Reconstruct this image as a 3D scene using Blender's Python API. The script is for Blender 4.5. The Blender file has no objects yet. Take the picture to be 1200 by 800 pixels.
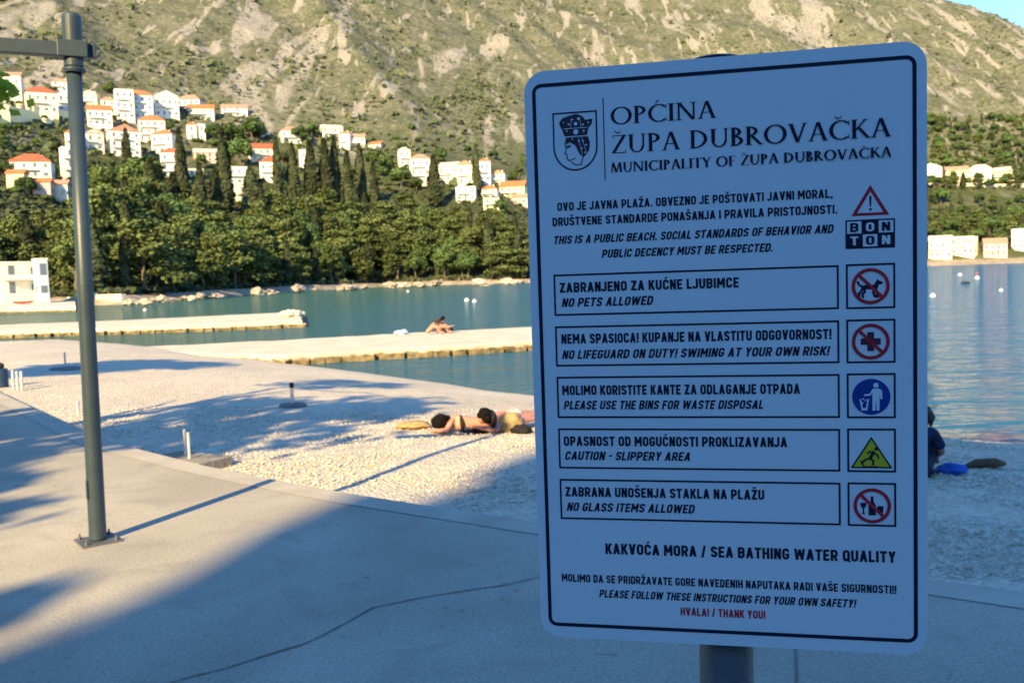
import bpy, bmesh, math, random
import numpy as np
from mathutils import Vector, Matrix, noise as mnoise

random.seed(7); rng = np.random.default_rng(7)
S = bpy.context.scene
COL = S.collection
rad = math.radians

# ------------------------------------------------------------------ camera
F = 1080.0                       # focal length in pixels of a 1200 px wide frame
PITCH, ROLL = rad(4.18), rad(1.9)
EYE = Vector((0, 0, 1.6))
fwd = Vector((0, math.cos(PITCH), -math.sin(PITCH)))
up0 = Vector((0, math.sin(PITCH), math.cos(PITCH)))
rt0 = Vector((1, 0, 0))
rt = rt0 * math.cos(ROLL) - up0 * math.sin(ROLL)
up = up0 * math.cos(ROLL) + rt0 * math.sin(ROLL)
cam = bpy.data.cameras.new('camera'); cam_o = bpy.data.objects.new('camera', cam); COL.objects.link(cam_o)
cam_o.matrix_world = Matrix(((rt.x, up.x, -fwd.x, EYE.x), (rt.y, up.y, -fwd.y, EYE.y), (rt.z, up.z, -fwd.z, EYE.z), (0, 0, 0, 1)))
cam.sensor_width = 36; cam.lens = F / 1200 * 36
cam.clip_start = 0.05; cam.clip_end = 8000
cam.dof.use_dof = True; cam.dof.focus_distance = 1.3; cam.dof.aperture_fstop = 12.5
S.camera = cam_o

# ------------------------------------------------------------------ sky, sun, exposure
SUN_EL, SUN_AZ = rad(28), rad(22.5)     # shadows run away from the camera, 22.5 deg to the right
SH = Vector((math.sin(SUN_AZ), math.cos(SUN_AZ), 0))
to_sun = Vector((-SH.x * math.cos(SUN_EL), -SH.y * math.cos(SUN_EL), math.sin(SUN_EL)))
W = bpy.data.worlds.new('World'); S.world = W; W.use_nodes = True
nt = W.node_tree; bg = nt.nodes['Background']
sky = nt.nodes.new('ShaderNodeTexSky'); sky.sky_type = 'NISHITA'; sky.sun_disc = False
sky.sun_elevation = SUN_EL; sky.sun_rotation = math.atan2(to_sun.x, to_sun.y)
sky.air_density = 1.0; sky.dust_density = 0.05; sky.ozone_density = 2.5
hsv = nt.nodes.new('ShaderNodeHueSaturation'); hsv.inputs['Saturation'].default_value = 1.28; hsv.inputs['Hue'].default_value = 0.505
nt.links.new(sky.outputs[0], hsv.inputs['Color']); nt.links.new(hsv.outputs[0], bg.inputs[0])
bg.inputs[1].default_value = 0.15
sun = bpy.data.lights.new('sun', 'SUN'); sun.energy = 5.0; sun.angle = rad(0.6); sun.color = (1.0, 0.74, 0.345)
sun_o = bpy.data.objects.new('sun', sun); COL.objects.link(sun_o)
sun_o.rotation_euler = to_sun.to_track_quat('Z', 'Y').to_euler()
S.view_settings.view_transform = 'Standard'; S.view_settings.look = 'None'
S.view_settings.exposure = 1.24; S.view_settings.gamma = 1.0

# ------------------------------------------------------------------ helpers
def ray(px, py):
    return (rt * ((px - 600) / F) - up * ((py - 400) / F) + fwd)
def at(px, py, z):
    d = ray(px, py); t = (z - EYE.z) / d.z
    return EYE + d * t
def atd(px, py, D):                      # point on the pixel's ray whose y is D
    d = ray(px, py); return EYE + d * (D / d.y)
def proj(p):
    v = Vector(p) - EYE; w = v.dot(fwd)
    return 600 + F * v.dot(rt) / w, 400 - F * v.dot(up) / w

def tag(o, label=None, cat=None, group=None, kind=None):
    if label: o['label'] = label
    if cat: o['category'] = cat
    if group: o['group'] = group
    if kind: o['kind'] = kind
    return o
def empty(name, loc=(0, 0, 0), rz=0.0, label=None, cat=None, group=None):
    o = bpy.data.objects.new(name, None); COL.objects.link(o); o.location = loc
    o.rotation_euler = (0, 0, rz); o.empty_display_size = 0.2
    return tag(o, label, cat, group)
def link(name, me, parent=None, m=None, smooth=False):
    if m is not None:
        me.materials.clear(); me.materials.append(m)
    if smooth: me.polygons.foreach_set('use_smooth', [True] * len(me.polygons))
    o = bpy.data.objects.new(name, me); COL.objects.link(o)
    if parent: o.parent = parent
    return o
def from_bm(name, bm, parent=None, m=None, smooth=False):
    me = bpy.data.meshes.new(name); bm.normal_update(); bm.to_mesh(me); bm.free()
    return link(name, me, parent, m, smooth)
def box(bm, c, s, M=None, bev=0.0):
    g = bmesh.ops.create_cube(bm, size=1.0)
    T = Matrix.Translation(c) @ Matrix.Diagonal((s[0], s[1], s[2], 1))
    bmesh.ops.transform(bm, matrix=(M @ T) if M else T, verts=g['verts'])
    if bev > 0:
        es = {e for v in g['verts'] for e in v.link_edges}
        bmesh.ops.bevel(bm, geom=list(es), offset=bev, segments=2, affect='EDGES', profile=0.5)
def tube(bm, pts, rads, n=12, cap=True):
    pts = [Vector(p) for p in pts]
    rings = []
    for i, p in enumerate(pts):
        d = (pts[min(i + 1, len(pts) - 1)] - pts[max(i - 1, 0)]).normalized()
        a = d.orthogonal().normalized() if i == 0 else (a - d * a.dot(d)).normalized()
        b = d.cross(a)
        r = rads[i] if hasattr(rads, '__len__') else rads
        rings.append([bm.verts.new(p + (a * math.cos(2 * math.pi * k / n) + b * math.sin(2 * math.pi * k / n)) * r) for k in range(n)])
    for i in range(len(rings) - 1):
        for k in range(n):
            bm.faces.new((rings[i][k], rings[i][(k + 1) % n], rings[i + 1][(k + 1) % n], rings[i + 1][k]))
    if cap:
        bm.faces.new(rings[0][::-1]); bm.faces.new(rings[-1])
def lathe(bm, prof, n=20, c=(0, 0, 0)):
    rings = []
    for r, z in prof:
        rings.append([bm.verts.new((c[0] + r * math.cos(2 * math.pi * k / n), c[1] + r * math.sin(2 * math.pi * k / n), c[2] + z)) for k in range(n)])
    for i in range(len(rings) - 1):
        for k in range(n):
            bm.faces.new((rings[i][k], rings[i][(k + 1) % n], rings[i + 1][(k + 1) % n], rings[i + 1][k]))
    bm.faces.new(rings[0][::-1]); bm.faces.new(rings[-1])
def blob(bm, c, s, sub=2, jit=0.0, M=None, seed=0):
    g = bmesh.ops.create_icosphere(bm, subdivisions=sub, radius=1.0)
    for v in g['verts']:
        if jit: v.co *= 1 + jit * mnoise.noise(v.co * 1.7 + Vector((seed * 3.1, seed, 0)))
        v.co = Vector((v.co.x * s[0], v.co.y * s[1], v.co.z * s[2]))
        if M: v.co = M @ v.co
        v.co += Vector(c)
def grid_mesh(name, P, keep=None):
    """P: (n,m,3) array -> mesh of quads"""
    n, m = P.shape[:2]
    idx = np.arange(n * m).reshape(n, m)
    q = np.stack([idx[:-1, :-1], idx[1:, :-1], idx[1:, 1:], idx[:-1, 1:]], -1).reshape(-1, 4)
    if keep is not None:
        k = keep[:-1, :-1] | keep[1:, :-1] | keep[1:, 1:] | keep[:-1, 1:]
        q = q[k.reshape(-1)]
    return raw_mesh(name, P.reshape(-1, 3), q)
def raw_mesh(name, V, Q):
    V = np.ascontiguousarray(V, dtype=np.float32); Q = np.ascontiguousarray(Q, dtype=np.int32)
    k = Q.shape[1]
    me = bpy.data.meshes.new(name)
    me.vertices.add(len(V)); me.vertices.foreach_set('co', V.reshape(-1))
    me.loops.add(len(Q) * k); me.loops.foreach_set('vertex_index', Q.reshape(-1))
    me.polygons.add(len(Q)); me.polygons.foreach_set('loop_start', np.arange(0, len(Q) * k, k, dtype=np.int32))
    me.update(calc_edges=True); me.validate()
    return me
def leaf_mesh(name, C, N, size, aspect=1.0):
    """one small quad per leaf clump: centres C, normals N, sizes"""
    n = len(C); N = N / (np.linalg.norm(N, axis=1, keepdims=True) + 1e-9)
    R = rng.normal(size=(n, 3)); A = np.cross(N, R); A /= np.linalg.norm(A, axis=1, keepdims=True) + 1e-9
    B = np.cross(N, A); s = np.asarray(size).reshape(-1, 1) * 0.5
    A = A * s; B = B * s * aspect
    bend = N * s * 0.35
    V = np.stack([C - A - B, C + A - B * .6 + bend, C + A + B, C - A + B * .6 + bend], 1).reshape(-1, 3)
    return raw_mesh(name, V, np.arange(n * 4).reshape(n, 4))

# ------------------------------------------------------------------ materials
def mat(name, col, rough=0.8, var=0.15, scale=4.0, bump=0.0, bscale=None, metal=0.0, spec=0.3, col2=None, detail=6, coords='Object', rnd=0.0):
    m = bpy.data.materials.new(name); m.use_nodes = True
    t = m.node_tree; N = t.nodes; L = t.links; b = N['Principled BSDF']
    b.inputs['Roughness'].default_value = rough; b.inputs['Metallic'].default_value = metal
    b.inputs['Specular IOR Level'].default_value = spec
    tc = N.new('ShaderNodeTexCoord')
    nz = N.new('ShaderNodeTexNoise'); nz.inputs['Scale'].default_value = scale; nz.inputs['Detail'].default_value = detail
    L.new(tc.outputs[coords], nz.inputs['Vector'])
    rp = N.new('ShaderNodeValToRGB'); L.new(nz.outputs['Fac'], rp.inputs[0])
    rp.color_ramp.elements[0].position = 0.3; rp.color_ramp.elements[1].position = 0.7
    c1 = [max(0, c * (1 - var)) for c in col]; c2 = list(col2) if col2 else [min(1, c * (1 + var)) for c in col]
    rp.color_ramp.elements[0].color = (*c1, 1); rp.color_ramp.elements[1].color = (*c2, 1)
    out = rp.outputs[0]
    if rnd:
        oi = N.new('ShaderNodeObjectInfo'); h = N.new('ShaderNodeHueSaturation')
        mr = N.new('ShaderNodeMapRange'); mr.inputs['To Min'].default_value = 1 - rnd; mr.inputs['To Max'].default_value = 1 + rnd
        L.new(oi.outputs['Random'], mr.inputs[0]); L.new(mr.outputs[0], h.inputs['Value'])
        mr2 = N.new('ShaderNodeMapRange'); mr2.inputs['To Min'].default_value = 0.48; mr2.inputs['To Max'].default_value = 0.505
        wn = N.new('ShaderNodeMath'); wn.operation = 'FRACT'; mm = N.new('ShaderNodeMath'); mm.operation = 'MULTIPLY'; mm.inputs[1].default_value = 7.31
        L.new(oi.outputs['Random'], mm.inputs[0]); L.new(mm.outputs[0], wn.inputs[0]); L.new(wn.outputs[0], mr2.inputs[0]); L.new(mr2.outputs[0], h.inputs['Hue'])
        L.new(out, h.inputs['Color']); out = h.outputs[0]
    L.new(out, b.inputs['Base Color'])
    if bump:
        n2 = N.new('ShaderNodeTexNoise'); n2.inputs['Scale'].default_value = bscale or scale * 4; n2.inputs['Detail'].default_value = 8
        L.new(tc.outputs[coords], n2.inputs['Vector'])
        bp = N.new('ShaderNodeBump'); bp.inputs['Strength'].default_value = bump; bp.inputs['Distance'].default_value = 0.05
        L.new(n2.outputs['Fac'], bp.inputs['Height']); L.new(bp.outputs[0], b.inputs['Normal'])
    return m
def nodes(m): return m.node_tree.nodes, m.node_tree.links, m.node_tree.nodes['Principled BSDF']
def ramp(N, L, src, stops):
    r = N.new('ShaderNodeValToRGB'); L.new(src, r.inputs[0]); e = r.color_ramp.elements
    while len(e) < len(stops): e.new(0.5)
    for k, (p, c) in enumerate(stops):
        e[k].position = p; e[k].color = (*c, 1) if len(c) == 3 else c
    return r.outputs[0]
def mixc(N, L, fac, a, b, mode='MIX'):
    x = N.new('ShaderNodeMix'); x.data_type = 'RGBA'; x.blend_type = mode
    for s, v in ((x.inputs[0], fac), (x.inputs[6], a), (x.inputs[7], b)):
        if hasattr(v, 'is_output'): L.new(v, s)
        else: s.default_value = v if not hasattr(v, '__len__') or len(v) == 4 else (*v, 1)
    return x.outputs[2]
def noise_out(N, L, vec, scale, detail=6, dist=0.0):
    n = N.new('ShaderNodeTexNoise'); n.inputs['Scale'].default_value = scale; n.inputs['Detail'].default_value = detail
    n.inputs['Distortion'].default_value = dist
    L.new(vec, n.inputs['Vector']); return n.outputs['Fac']

# concrete of the promenade
M_conc = bpy.data.materials.new('concrete'); M_conc.use_nodes = True
N, L, B = nodes(M_conc); tc = N.new('ShaderNodeTexCoord').outputs['Object']
c = ramp(N, L, noise_out(N, L, tc, 0.55, 8, 0.6), [(.28, (.31, .28, .22)), (.72, (.51, .465, .365))])
c = mixc(N, L, 1.0, c, ramp(N, L, noise_out(N, L, tc, 60, 4), [(.3, (.76, .76, .76)), (.7, (1.14, 1.14, 1.14))]), 'MULTIPLY')
c = mixc(N, L, ramp(N, L, noise_out(N, L, tc, 2.6, 6, 1.0), [(.50, (0, 0, 0)), (.70, (.45, .45, .45))]), c, (.27, .245, .2))
c = mixc(N, L, ramp(N, L, noise_out(N, L, tc, 7, 6, .8), [(.675, (0, 0, 0)), (.73, (.5, .5, .5))]), c, (.14, .13, .12))
L.new(c, B.inputs['Base Color']); B.inputs['Roughness'].default_value = .85
bp = N.new('ShaderNodeBump'); bp.inputs['Strength'].default_value = .35; bp.inputs['Distance'].default_value = .01
L.new(noise_out(N, L, tc, 90, 6), bp.inputs['Height']); L.new(bp.outputs[0], B.inputs['Normal'])
M_kerb = mat('kerb_concrete', (.46, .42, .34), .85, .12, 3, .3, 60)

# pebble beach
M_beach = bpy.data.materials.new('pebble_beach'); M_beach.use_nodes = True
N, L, B = nodes(M_beach); tc = N.new('ShaderNodeTexCoord').outputs['Object']
def voro(scale, out='Color', feat='F1'):
    v = N.new('ShaderNodeTexVoronoi'); v.inputs['Scale'].default_value = scale; v.feature = feat
    L.new(tc, v.inputs['Vector']); return v.outputs[out]
v1 = N.new('ShaderNodeSeparateColor'); L.new(voro(26), v1.inputs[0])
c = ramp(N, L, v1.outputs[0], [(0, (.42, .355, .26)), (.3, (.60, .52, .40)), (.8, (.68, .60, .47)), (1, (.76, .70, .58))])
v2 = N.new('ShaderNodeSeparateColor'); L.new(voro(9), v2.inputs[0])
c = mixc(N, L, .35, c, ramp(N, L, v2.outputs[0], [(0, (.48, .41, .31)), (1, (.72, .64, .50))]))
c = mixc(N, L, 1.0, c, ramp(N, L, noise_out(N, L, tc, .35, 6, .5), [(.3, (.88, .87, .85)), (.7, (1.07, 1.06, 1.04))]), 'MULTIPLY')
geo = N.new('ShaderNodeNewGeometry'); sp = N.new('ShaderNodeSeparateXYZ'); L.new(geo.outputs['Position'], sp.inputs[0])
wet = N.new('ShaderNodeMapRange'); wet.inputs['From Min'].default_value = -1.43; wet.inputs['From Max'].default_value = -1.58; L.new(sp.outputs['Z'], wet.inputs[0])
c = mixc(N, L, wet.outputs[0], c, mixc(N, L, 1.0, c, (.62, .58, .5), 'MULTIPLY'))
L.new(c, B.inputs['Base Color']); B.inputs['Roughness'].default_value = .9
bp = N.new('ShaderNodeBump'); bp.inputs['Strength'].default_value = .6; bp.inputs['Distance'].default_value = .04
mx = N.new('ShaderNodeMath'); mx.operation = 'ADD'; L.new(voro(26, 'Distance'), mx.inputs[0]); L.new(noise_out(N, L, tc, 3, 8), mx.inputs[1])
L.new(mx.outputs[0], bp.inputs['Height']); L.new(bp.outputs[0], B.inputs['Normal'])
M_peb = mat('pebble', (.62, .54, .42), .9, .25, 14, .2, 60, col2=(.74, .67, .55), detail=1)

# sea
M_sea = bpy.data.materials.new('sea_water'); M_sea.use_nodes = True
N = M_sea.node_tree.nodes; L = M_sea.node_tree.links; N.clear()
out = N.new('ShaderNodeOutputMaterial'); tcn = N.new('ShaderNodeTexCoord'); mp = N.new('ShaderNodeMapping'); mp.inputs['Scale'].default_value = (.5, 1.0, 1)
L.new(tcn.outputs['Object'], mp.inputs[0])
h1 = noise_out(N, L, mp.outputs[0], .55, 4, .6); h2 = noise_out(N, L, mp.outputs[0], 2.4, 5, .4); h3 = noise_out(N, L, mp.outputs[0], .06, 2)
ad = N.new('ShaderNodeMath'); ad.operation = 'MULTIPLY_ADD'; L.new(h2, ad.inputs[0]); ad.inputs[1].default_value = .38; L.new(h1, ad.inputs[2])
bp = N.new('ShaderNodeBump'); bp.inputs['Strength'].default_value = .8; bp.inputs['Distance'].default_value = .5; L.new(ad.outputs[0], bp.inputs['Height'])
gl = N.new('ShaderNodeBsdfGlossy'); gl.inputs['Roughness'].default_value = .07; L.new(bp.outputs[0], gl.inputs['Normal'])
tr = N.new('ShaderNodeBsdfTransparent'); df = N.new('ShaderNodeBsdfDiffuse'); df.inputs['Color'].default_value = (.05, .19, .245, 1)
m1 = N.new('ShaderNodeMixShader'); m1.inputs[0].default_value = .8; L.new(tr.outputs[0], m1.inputs[1]); L.new(df.outputs[0], m1.inputs[2])
sx_ = N.new('ShaderNodeSeparateXYZ'); L.new(tcn.outputs['Object'], sx_.inputs[0]); mr_ = N.new('ShaderNodeMapRange'); mr_.inputs['From Min'].default_value = -25; mr_.inputs['From Max'].default_value = 20; L.new(sx_.outputs['X'], mr_.inputs[0])
L.new(mixc(N, L, mr_.outputs[0], (.055, .155, .135), (.03, .165, .30)), df.inputs['Color'])  # green left, blue right: reflected woods and sky put into the water colour
fr = N.new('ShaderNodeFresnel'); fr.inputs['IOR'].default_value = 1.333; L.new(bp.outputs[0], fr.inputs['Normal'])
fm = N.new('ShaderNodeMath'); fm.operation = 'MULTIPLY'; fm.inputs[1].default_value = .58; L.new(fr.outputs[0], fm.inputs[0])
m2 = N.new('ShaderNodeMixShader'); L.new(fm.outputs[0], m2.inputs[0]); L.new(m1.outputs[0], m2.inputs[1]); L.new(gl.outputs[0], m2.inputs[2])
L.new(m2.outputs[0], out.inputs['Surface'])
va = N.new('ShaderNodeVolumeAbsorption'); va.inputs['Color'].default_value = (.2, .72, .78, 1); va.inputs['Density'].default_value = .45
L.new(va.outputs[0], out.inputs['Volume'])

# mountainside: limestone, dry grass, scrub, wooded lower slope
M_mtn = bpy.data.materials.new('mountainside'); M_mtn.use_nodes = True
N, L, B = nodes(M_mtn); tcn = N.new('ShaderNodeTexCoord'); tc = tcn.outputs['Object']
mp = N.new('ShaderNodeMapping'); mp.inputs['Scale'].default_value = (1.0, .2, .2); mp.inputs['Rotation'].default_value = (0, 0, .3); L.new(tc, mp.inputs[0])
c = ramp(N, L, noise_out(N, L, tc, .05, 8, .4), [(.30, (.12, .128, .072)), (.44, (.165, .165, .095)), (.60, (.215, .205, .128)), (.76, (.255, .235, .16))])
c = mixc(N, L, ramp(N, L, noise_out(N, L, tc, .22, 6, .3), [(.46, (0, 0, 0)), (.58, (.6, .6, .6))]), c, (.09, .11, .058))
c = mixc(N, L, ramp(N, L, noise_out(N, L, mp.outputs[0], .034, 10, .9), [(.565, (0, 0, 0)), (.60, (.9, .9, .9))]), c, mixc(N, L, ramp(N, L, noise_out(N, L, tc, .5, 8), [(.35, (0, 0, 0)), (.65, (1, 1, 1))]), (.26, .235, .185), (.48, .435, .35)))
c = mixc(N, L, ramp(N, L, noise_out(N, L, mp.outputs[0], .11, 8, .6), [(.59, (0, 0, 0)), (.63, (.85, .85, .85))]), c, (.42, .375, .30))
c = mixc(N, L, ramp(N, L, noise_out(N, L, tc, .35, 8, .5), [(.58, (0, 0, 0)), (.64, (.7, .7, .7))]), c, (.34, .30, .225))
c = mixc(N, L, 1.0, c, ramp(N, L, noise_out(N, L, tc, 1.4, 6), [(.3, (.6, .6, .6)), (.7, (1.35, 1.35, 1.35))]), 'MULTIPLY')
c = mixc(N, L, 1.0, c, (.72, .735, .78), 'MULTIPLY')
geo = N.new('ShaderNodeNewGeometry'); sp = N.new('ShaderNodeSeparateXYZ'); L.new(geo.outputs['Position'], sp.inputs[0])
lo = N.new('ShaderNodeMapRange'); lo.inputs['From Min'].default_value = 95; lo.inputs['From Max'].default_value = 60; L.new(sp.outputs['Z'], lo.inputs[0])
lf = N.new('ShaderNodeMath'); lf.operation = 'MULTIPLY'; L.new(lo.outputs[0], lf.inputs[0]); L.new(ramp(N, L, noise_out(N, L, tc, .06, 5), [(.3, (.35, .35, .35)), (.6, (1, 1, 1))]), lf.inputs[1])
c = mixc(N, L, lf.outputs[0], c, ramp(N, L, noise_out(N, L, tc, .12, 6), [(.3, (.035, .045, .018)), (.55, (.06, .075, .026)), (.78, (.15, .14, .06))]))
ro = N.new('ShaderNodeMapRange'); ro.inputs['From Min'].default_value = 1.9; ro.inputs['From Max'].default_value = .3; L.new(sp.outputs['Z'], ro.inputs[0])
c = mixc(N, L, ro.outputs[0], c, ramp(N, L, noise_out(N, L, tc, .5, 6), [(.3, (.24, .19, .13)), (.7, (.44, .37, .27))]))
L.new(c, B.inputs['Base Color']); B.inputs['Roughness'].default_value = .95; B.inputs['Specular IOR Level'].default_value = .1
bp = N.new('ShaderNodeBump'); bp.inputs['Strength'].default_value = .6; bp.inputs['Distance'].default_value = 3
L.new(noise_out(N, L, tc, .12, 10, .3), bp.inputs['Height']); L.new(bp.outputs[0], B.inputs['Normal'])

M_bed = mat('sea_bed', (.30, .30, .24), .95, .3, .3)
M_pier = bpy.data.materials.new('pier_stone'); M_pier.use_nodes = True
N, L, B = nodes(M_pier); tc = N.new('ShaderNodeTexCoord').outputs['Object']
c = ramp(N, L, noise_out(N, L, tc, .9, 8, .4), [(.3, (.54, .48, .35)), (.7, (.66, .59, .45))])
geo = N.new('ShaderNodeNewGeometry'); sp = N.new('ShaderNodeSeparateXYZ'); L.new(geo.outputs['Position'], sp.inputs[0])
wr = N.new('ShaderNodeMapRange'); wr.inputs['From Min'].default_value = -1.30; wr.inputs['From Max'].default_value = -1.40
nn = N.new('ShaderNodeMath'); nn.operation = 'MULTIPLY_ADD'; L.new(noise_out(N, L, tc, 2.2, 5), nn.inputs[0]); nn.inputs[1].default_value = .22; L.new(sp.outputs['Z'], nn.inputs[2])
sb = N.new('ShaderNodeMath'); sb.operation = 'SUBTRACT'; L.new(nn.outputs[0], sb.inputs[0]); sb.inputs[1].default_value = .11
L.new(sb.outputs[0], wr.inputs[0])
c = mixc(N, L, wr.outputs[0], c, ramp(N, L, noise_out(N, L, tc, 3.5, 6, .5), [(.35, (.07, .055, .025)), (.65, (.27, .205, .095))]))
L.new(c, B.inputs['Base Color']); B.inputs['Roughness'].default_value = .9
bp = N.new('ShaderNodeBump'); bp.inputs['Strength'].default_value = .5; bp.inputs['Distance'].default_value = .06
L.new(noise_out(N, L, tc, 4, 8), bp.inputs['Height']); L.new(bp.outputs[0], B.inputs['Normal'])

M_rock = mat('shore_rock', (.40, .34, .25), .95, .35, 1.2, .8, 4, rnd=.18)
M_pine = mat('pine_foliage', (.098, .130, .040), .8, .55, .35, spec=.15, rnd=.3)
M_cyp = mat('cypress_foliage', (.050, .062, .030), .85, .45, .5, spec=.1, rnd=.28)
M_leaf = mat('broadleaf_foliage', (.072, .122, .034), .75, .5, .35, spec=.2, rnd=.3)
M_fresh = mat('fresh_leaf', (.24, .36, .05), .6, .3, 4, spec=.3)
N, L, B = nodes(M_fresh); tl = N.new('ShaderNodeBsdfTranslucent'); tl.inputs['Color'].default_value = (.35, .50, .05, 1); ms_ = N.new('ShaderNodeMixShader'); ms_.inputs[0].default_value = .5
L.new(B.outputs[0], ms_.inputs[1]); L.new(tl.outputs[0], ms_.inputs[2]); L.new(ms_.outputs[0], N['Material Output'].inputs['Surface'])
M_olive = mat('olive_foliage', (.17, .16, .06), .85, .3, 1.0, spec=.15)
M_bark = mat('bark', (.16, .125, .09), .95, .35, 5, .6)
M_scrub = mat('scrub_foliage', (.085, .105, .05), .9, .45, .06, spec=.1)
M_steel = mat('painted_steel', (.034, .055, .073), .42, .12, 9, .06, 160, metal=.0, spec=.45)
M_galv = mat('galvanised_steel', (.13, .145, .155), .5, .18, 20, .05, 200, metal=.3)
M_sign = mat('sign_white', (.87, .87, .87), .55, .02, 3, spec=.2)
M_ink = mat('navy_ink', (.014, .018, .04), .55, .1, 20, spec=.2)
M_red = mat('red_ink', (.60, .03, .05), .5, .1, 20, spec=.2)
M_blue = mat('blue_ink', (.02, .06, .30), .5, .1, 20, spec=.2)
M_yel = mat('yellow_ink', (.70, .60, .03), .5, .06, 20, spec=.2)
M_crest = mat('crest_ink', (.06, .045, .07), .5, .5, 300, spec=.2)
M_crack = mat('dark_joint', (.19, .175, .15), .95, .2, 6)

# ------------------------------------------------------------------ plan curves
def poly_sd(P, poly):
    """signed distance to an open polyline, positive on its left side"""
    P = np.asarray(P, float); best = np.full(P.shape[:-1], 1e18); sg = np.ones(P.shape[:-1])
    for a, b in zip(poly[:-1], poly[1:]):
        a = np.array(a, float); b = np.array(b, float); ab = b - a
        t = np.clip(((P - a) @ ab) / (ab @ ab), 0, 1); q = P - a - t[..., None] * ab
        d = (q ** 2).sum(-1); cr = ab[0] * (P[..., 1] - a[1]) - ab[1] * (P[..., 0] - a[0])
        u = d < best; best = np.where(u, d, best); sg = np.where(u, np.sign(cr), sg)
    # side by polygon inclusion: the polyline closed far to the north is the left side
    ring = list(poly) + [(poly[-1][0] + 1, 5000.0), (poly[0][0] - 1, 5000.0)]
    ins = np.zeros(P.shape[:-1], bool); x, y = P[..., 0], P[..., 1]
    for a, b in zip(ring, ring[1:] + ring[:1]):
        if a[1] == b[1]: continue
        c = ((a[1] > y) != (b[1] > y)) & (x < (b[0] - a[0]) * (y - a[1]) / (b[1] - a[1]) + a[0]); ins ^= c
    return np.sqrt(best) * np.where(ins, 1, -1)
def xy(px, py, z): p = at(px, py, z); return (p.x, p.y)
WATER = -1.6
EDGE = [xy(px, py, 0) for px, py in ((0, 460), (60, 488), (120, 516), (180, 531), (240, 546), (320, 562), (405, 578), (510, 594), (624, 611), (850, 644), (1086, 678), (1200, 694))]
d0 = np.array(EDGE[0]) - np.array(EDGE[1]); d1 = np.array(EDGE[-1]) - np.array(EDGE[-2])
EDGE = [tuple(np.array(EDGE[0]) + d0 / np.linalg.norm(d0) * 40)] + EDGE + [tuple(np.array(EDGE[-1]) + d1 / np.linalg.norm(d1) * 40)]
WL = [(-70, 26), (-30, 26)] + [xy(px, py, WATER) for px, py in ((-20, 421), (18, 416), (45, 412), (75, 409.5), (130, 408), (230, 414), (290, 426), (350, 430), (430, 438), (520, 450), (620, 465), (850, 492), (1090, 517), (1200, 526))] + [(30, 12), (80, 2)]
SHORE = [(-3000, 0), (-300, 60), (-120, 100)] + [xy(px, py, WATER) for px, py in ((-60, 361), (0, 359), (90, 358), (150, 356.5), (230, 350), (320, 343), (450, 336), (540, 333.5), (620, 331))] + [(20, 322), (45, 345), (80, 395), (135, 440)] + [xy(px, py, WATER) for px, py in ((1090, 311.5), (1200, 308))] + [(400, 515), (800, 560), (2200, 700)]

def smin(a, b, k):
    h = np.clip(.5 + .5 * (b - a) / k, 0, 1); return b * (1 - h) + a * h - k * h * (1 - h)
def hill(P):
    d = poly_sd(P, SHORE); x, y = P[..., 0], P[..., 1]
    z = np.where(d < 0, WATER + .12 * np.maximum(d, -35),
        np.where(d < 4, WATER + .35 * d, np.where(d < 14, -.2 + .06 * (d - 4), np.where(d < 190, .4 + .42 * (d - 14), 74.3 + .62 * (d - 190)))))
    t = x / np.maximum(y, 1)
    C = np.interp(t, [-1, .2, .40, .454, .5556, .65, .9], [950, 900, 420, 306, 247, 190, 120])
    return smin(z, C, 25.0), d
def terr(x, y): return float(hill(np.array([[x, y]], float))[0][0])
def at_terr(px, py, D0=100):
    d = ray(px, py); t = D0 / d.y; Ds = np.arange(t, 1500, 1.0)
    P = np.array([[EYE.x + d.x * k, EYE.y + d.y * k] for k in Ds]); z, sd = hill(P)
    hit = np.nonzero((EYE.z + d.z * Ds <= z) & (sd > 0))[0]
    k = Ds[hit[0]] if len(hit) else 600.0
    return EYE + d * k

# ------------------------------------------------------------------ the setting
# promenade slab
pts = [(x, y) for x, y in EDGE]
bm = bmesh.new()
ring = pts + [(46, -14), (-46, -14)]
vt = [bm.verts.new((x, y, 0)) for x, y in ring]; f = bm.faces.new(vt)
if f.normal.z < 0: f.normal_flip()
ex = bmesh.ops.extrude_face_region(bm, geom=[f]); vv = [g for g in ex['geom'] if isinstance(g, bmesh.types.BMVert)]
for v in vv: v.co.z = -1.0
bmesh.ops.triangulate(bm, faces=[ff for ff in bm.faces if len(ff.verts) > 4]); bmesh.ops.recalc_face_normals(bm, faces=bm.faces)
tag(from_bm('promenade', bm, None, M_conc), kind='structure')
# kerb strip along the edge
def strip(name, line, w0, w1, z, m, kind='structure', thick=0.0):
    line = [Vector((p[0], p[1], 0)) for p in line]; bm = bmesh.new(); A = []; Bv = []
    for i, p in enumerate(line):
        d = (line[min(i + 1, len(line) - 1)] - line[max(i - 1, 0)]).normalized(); n = Vector((d.y, -d.x, 0))
        e_ = 1.0 if 'crack' not in name else .55 + .9 * abs(mnoise.noise(p * 4.0)) + .4 * mnoise.noise(p * 23)
        A.append(bm.verts.new(p + n * w0 * e_ + Vector((0, 0, z)))); Bv.append(bm.verts.new(p + n * w1 * e_ + Vector((0, 0, z))))
    for i in range(len(line) - 1): bm.faces.new((A[i], Bv[i], Bv[i + 1], A[i + 1]))
    bmesh.ops.recalc_face_normals(bm, faces=bm.faces)
    return tag(from_bm(name, bm, None, m), kind=kind)
strip('kerb_strip', EDGE, .0, .24, .004, M_kerb)
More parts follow.
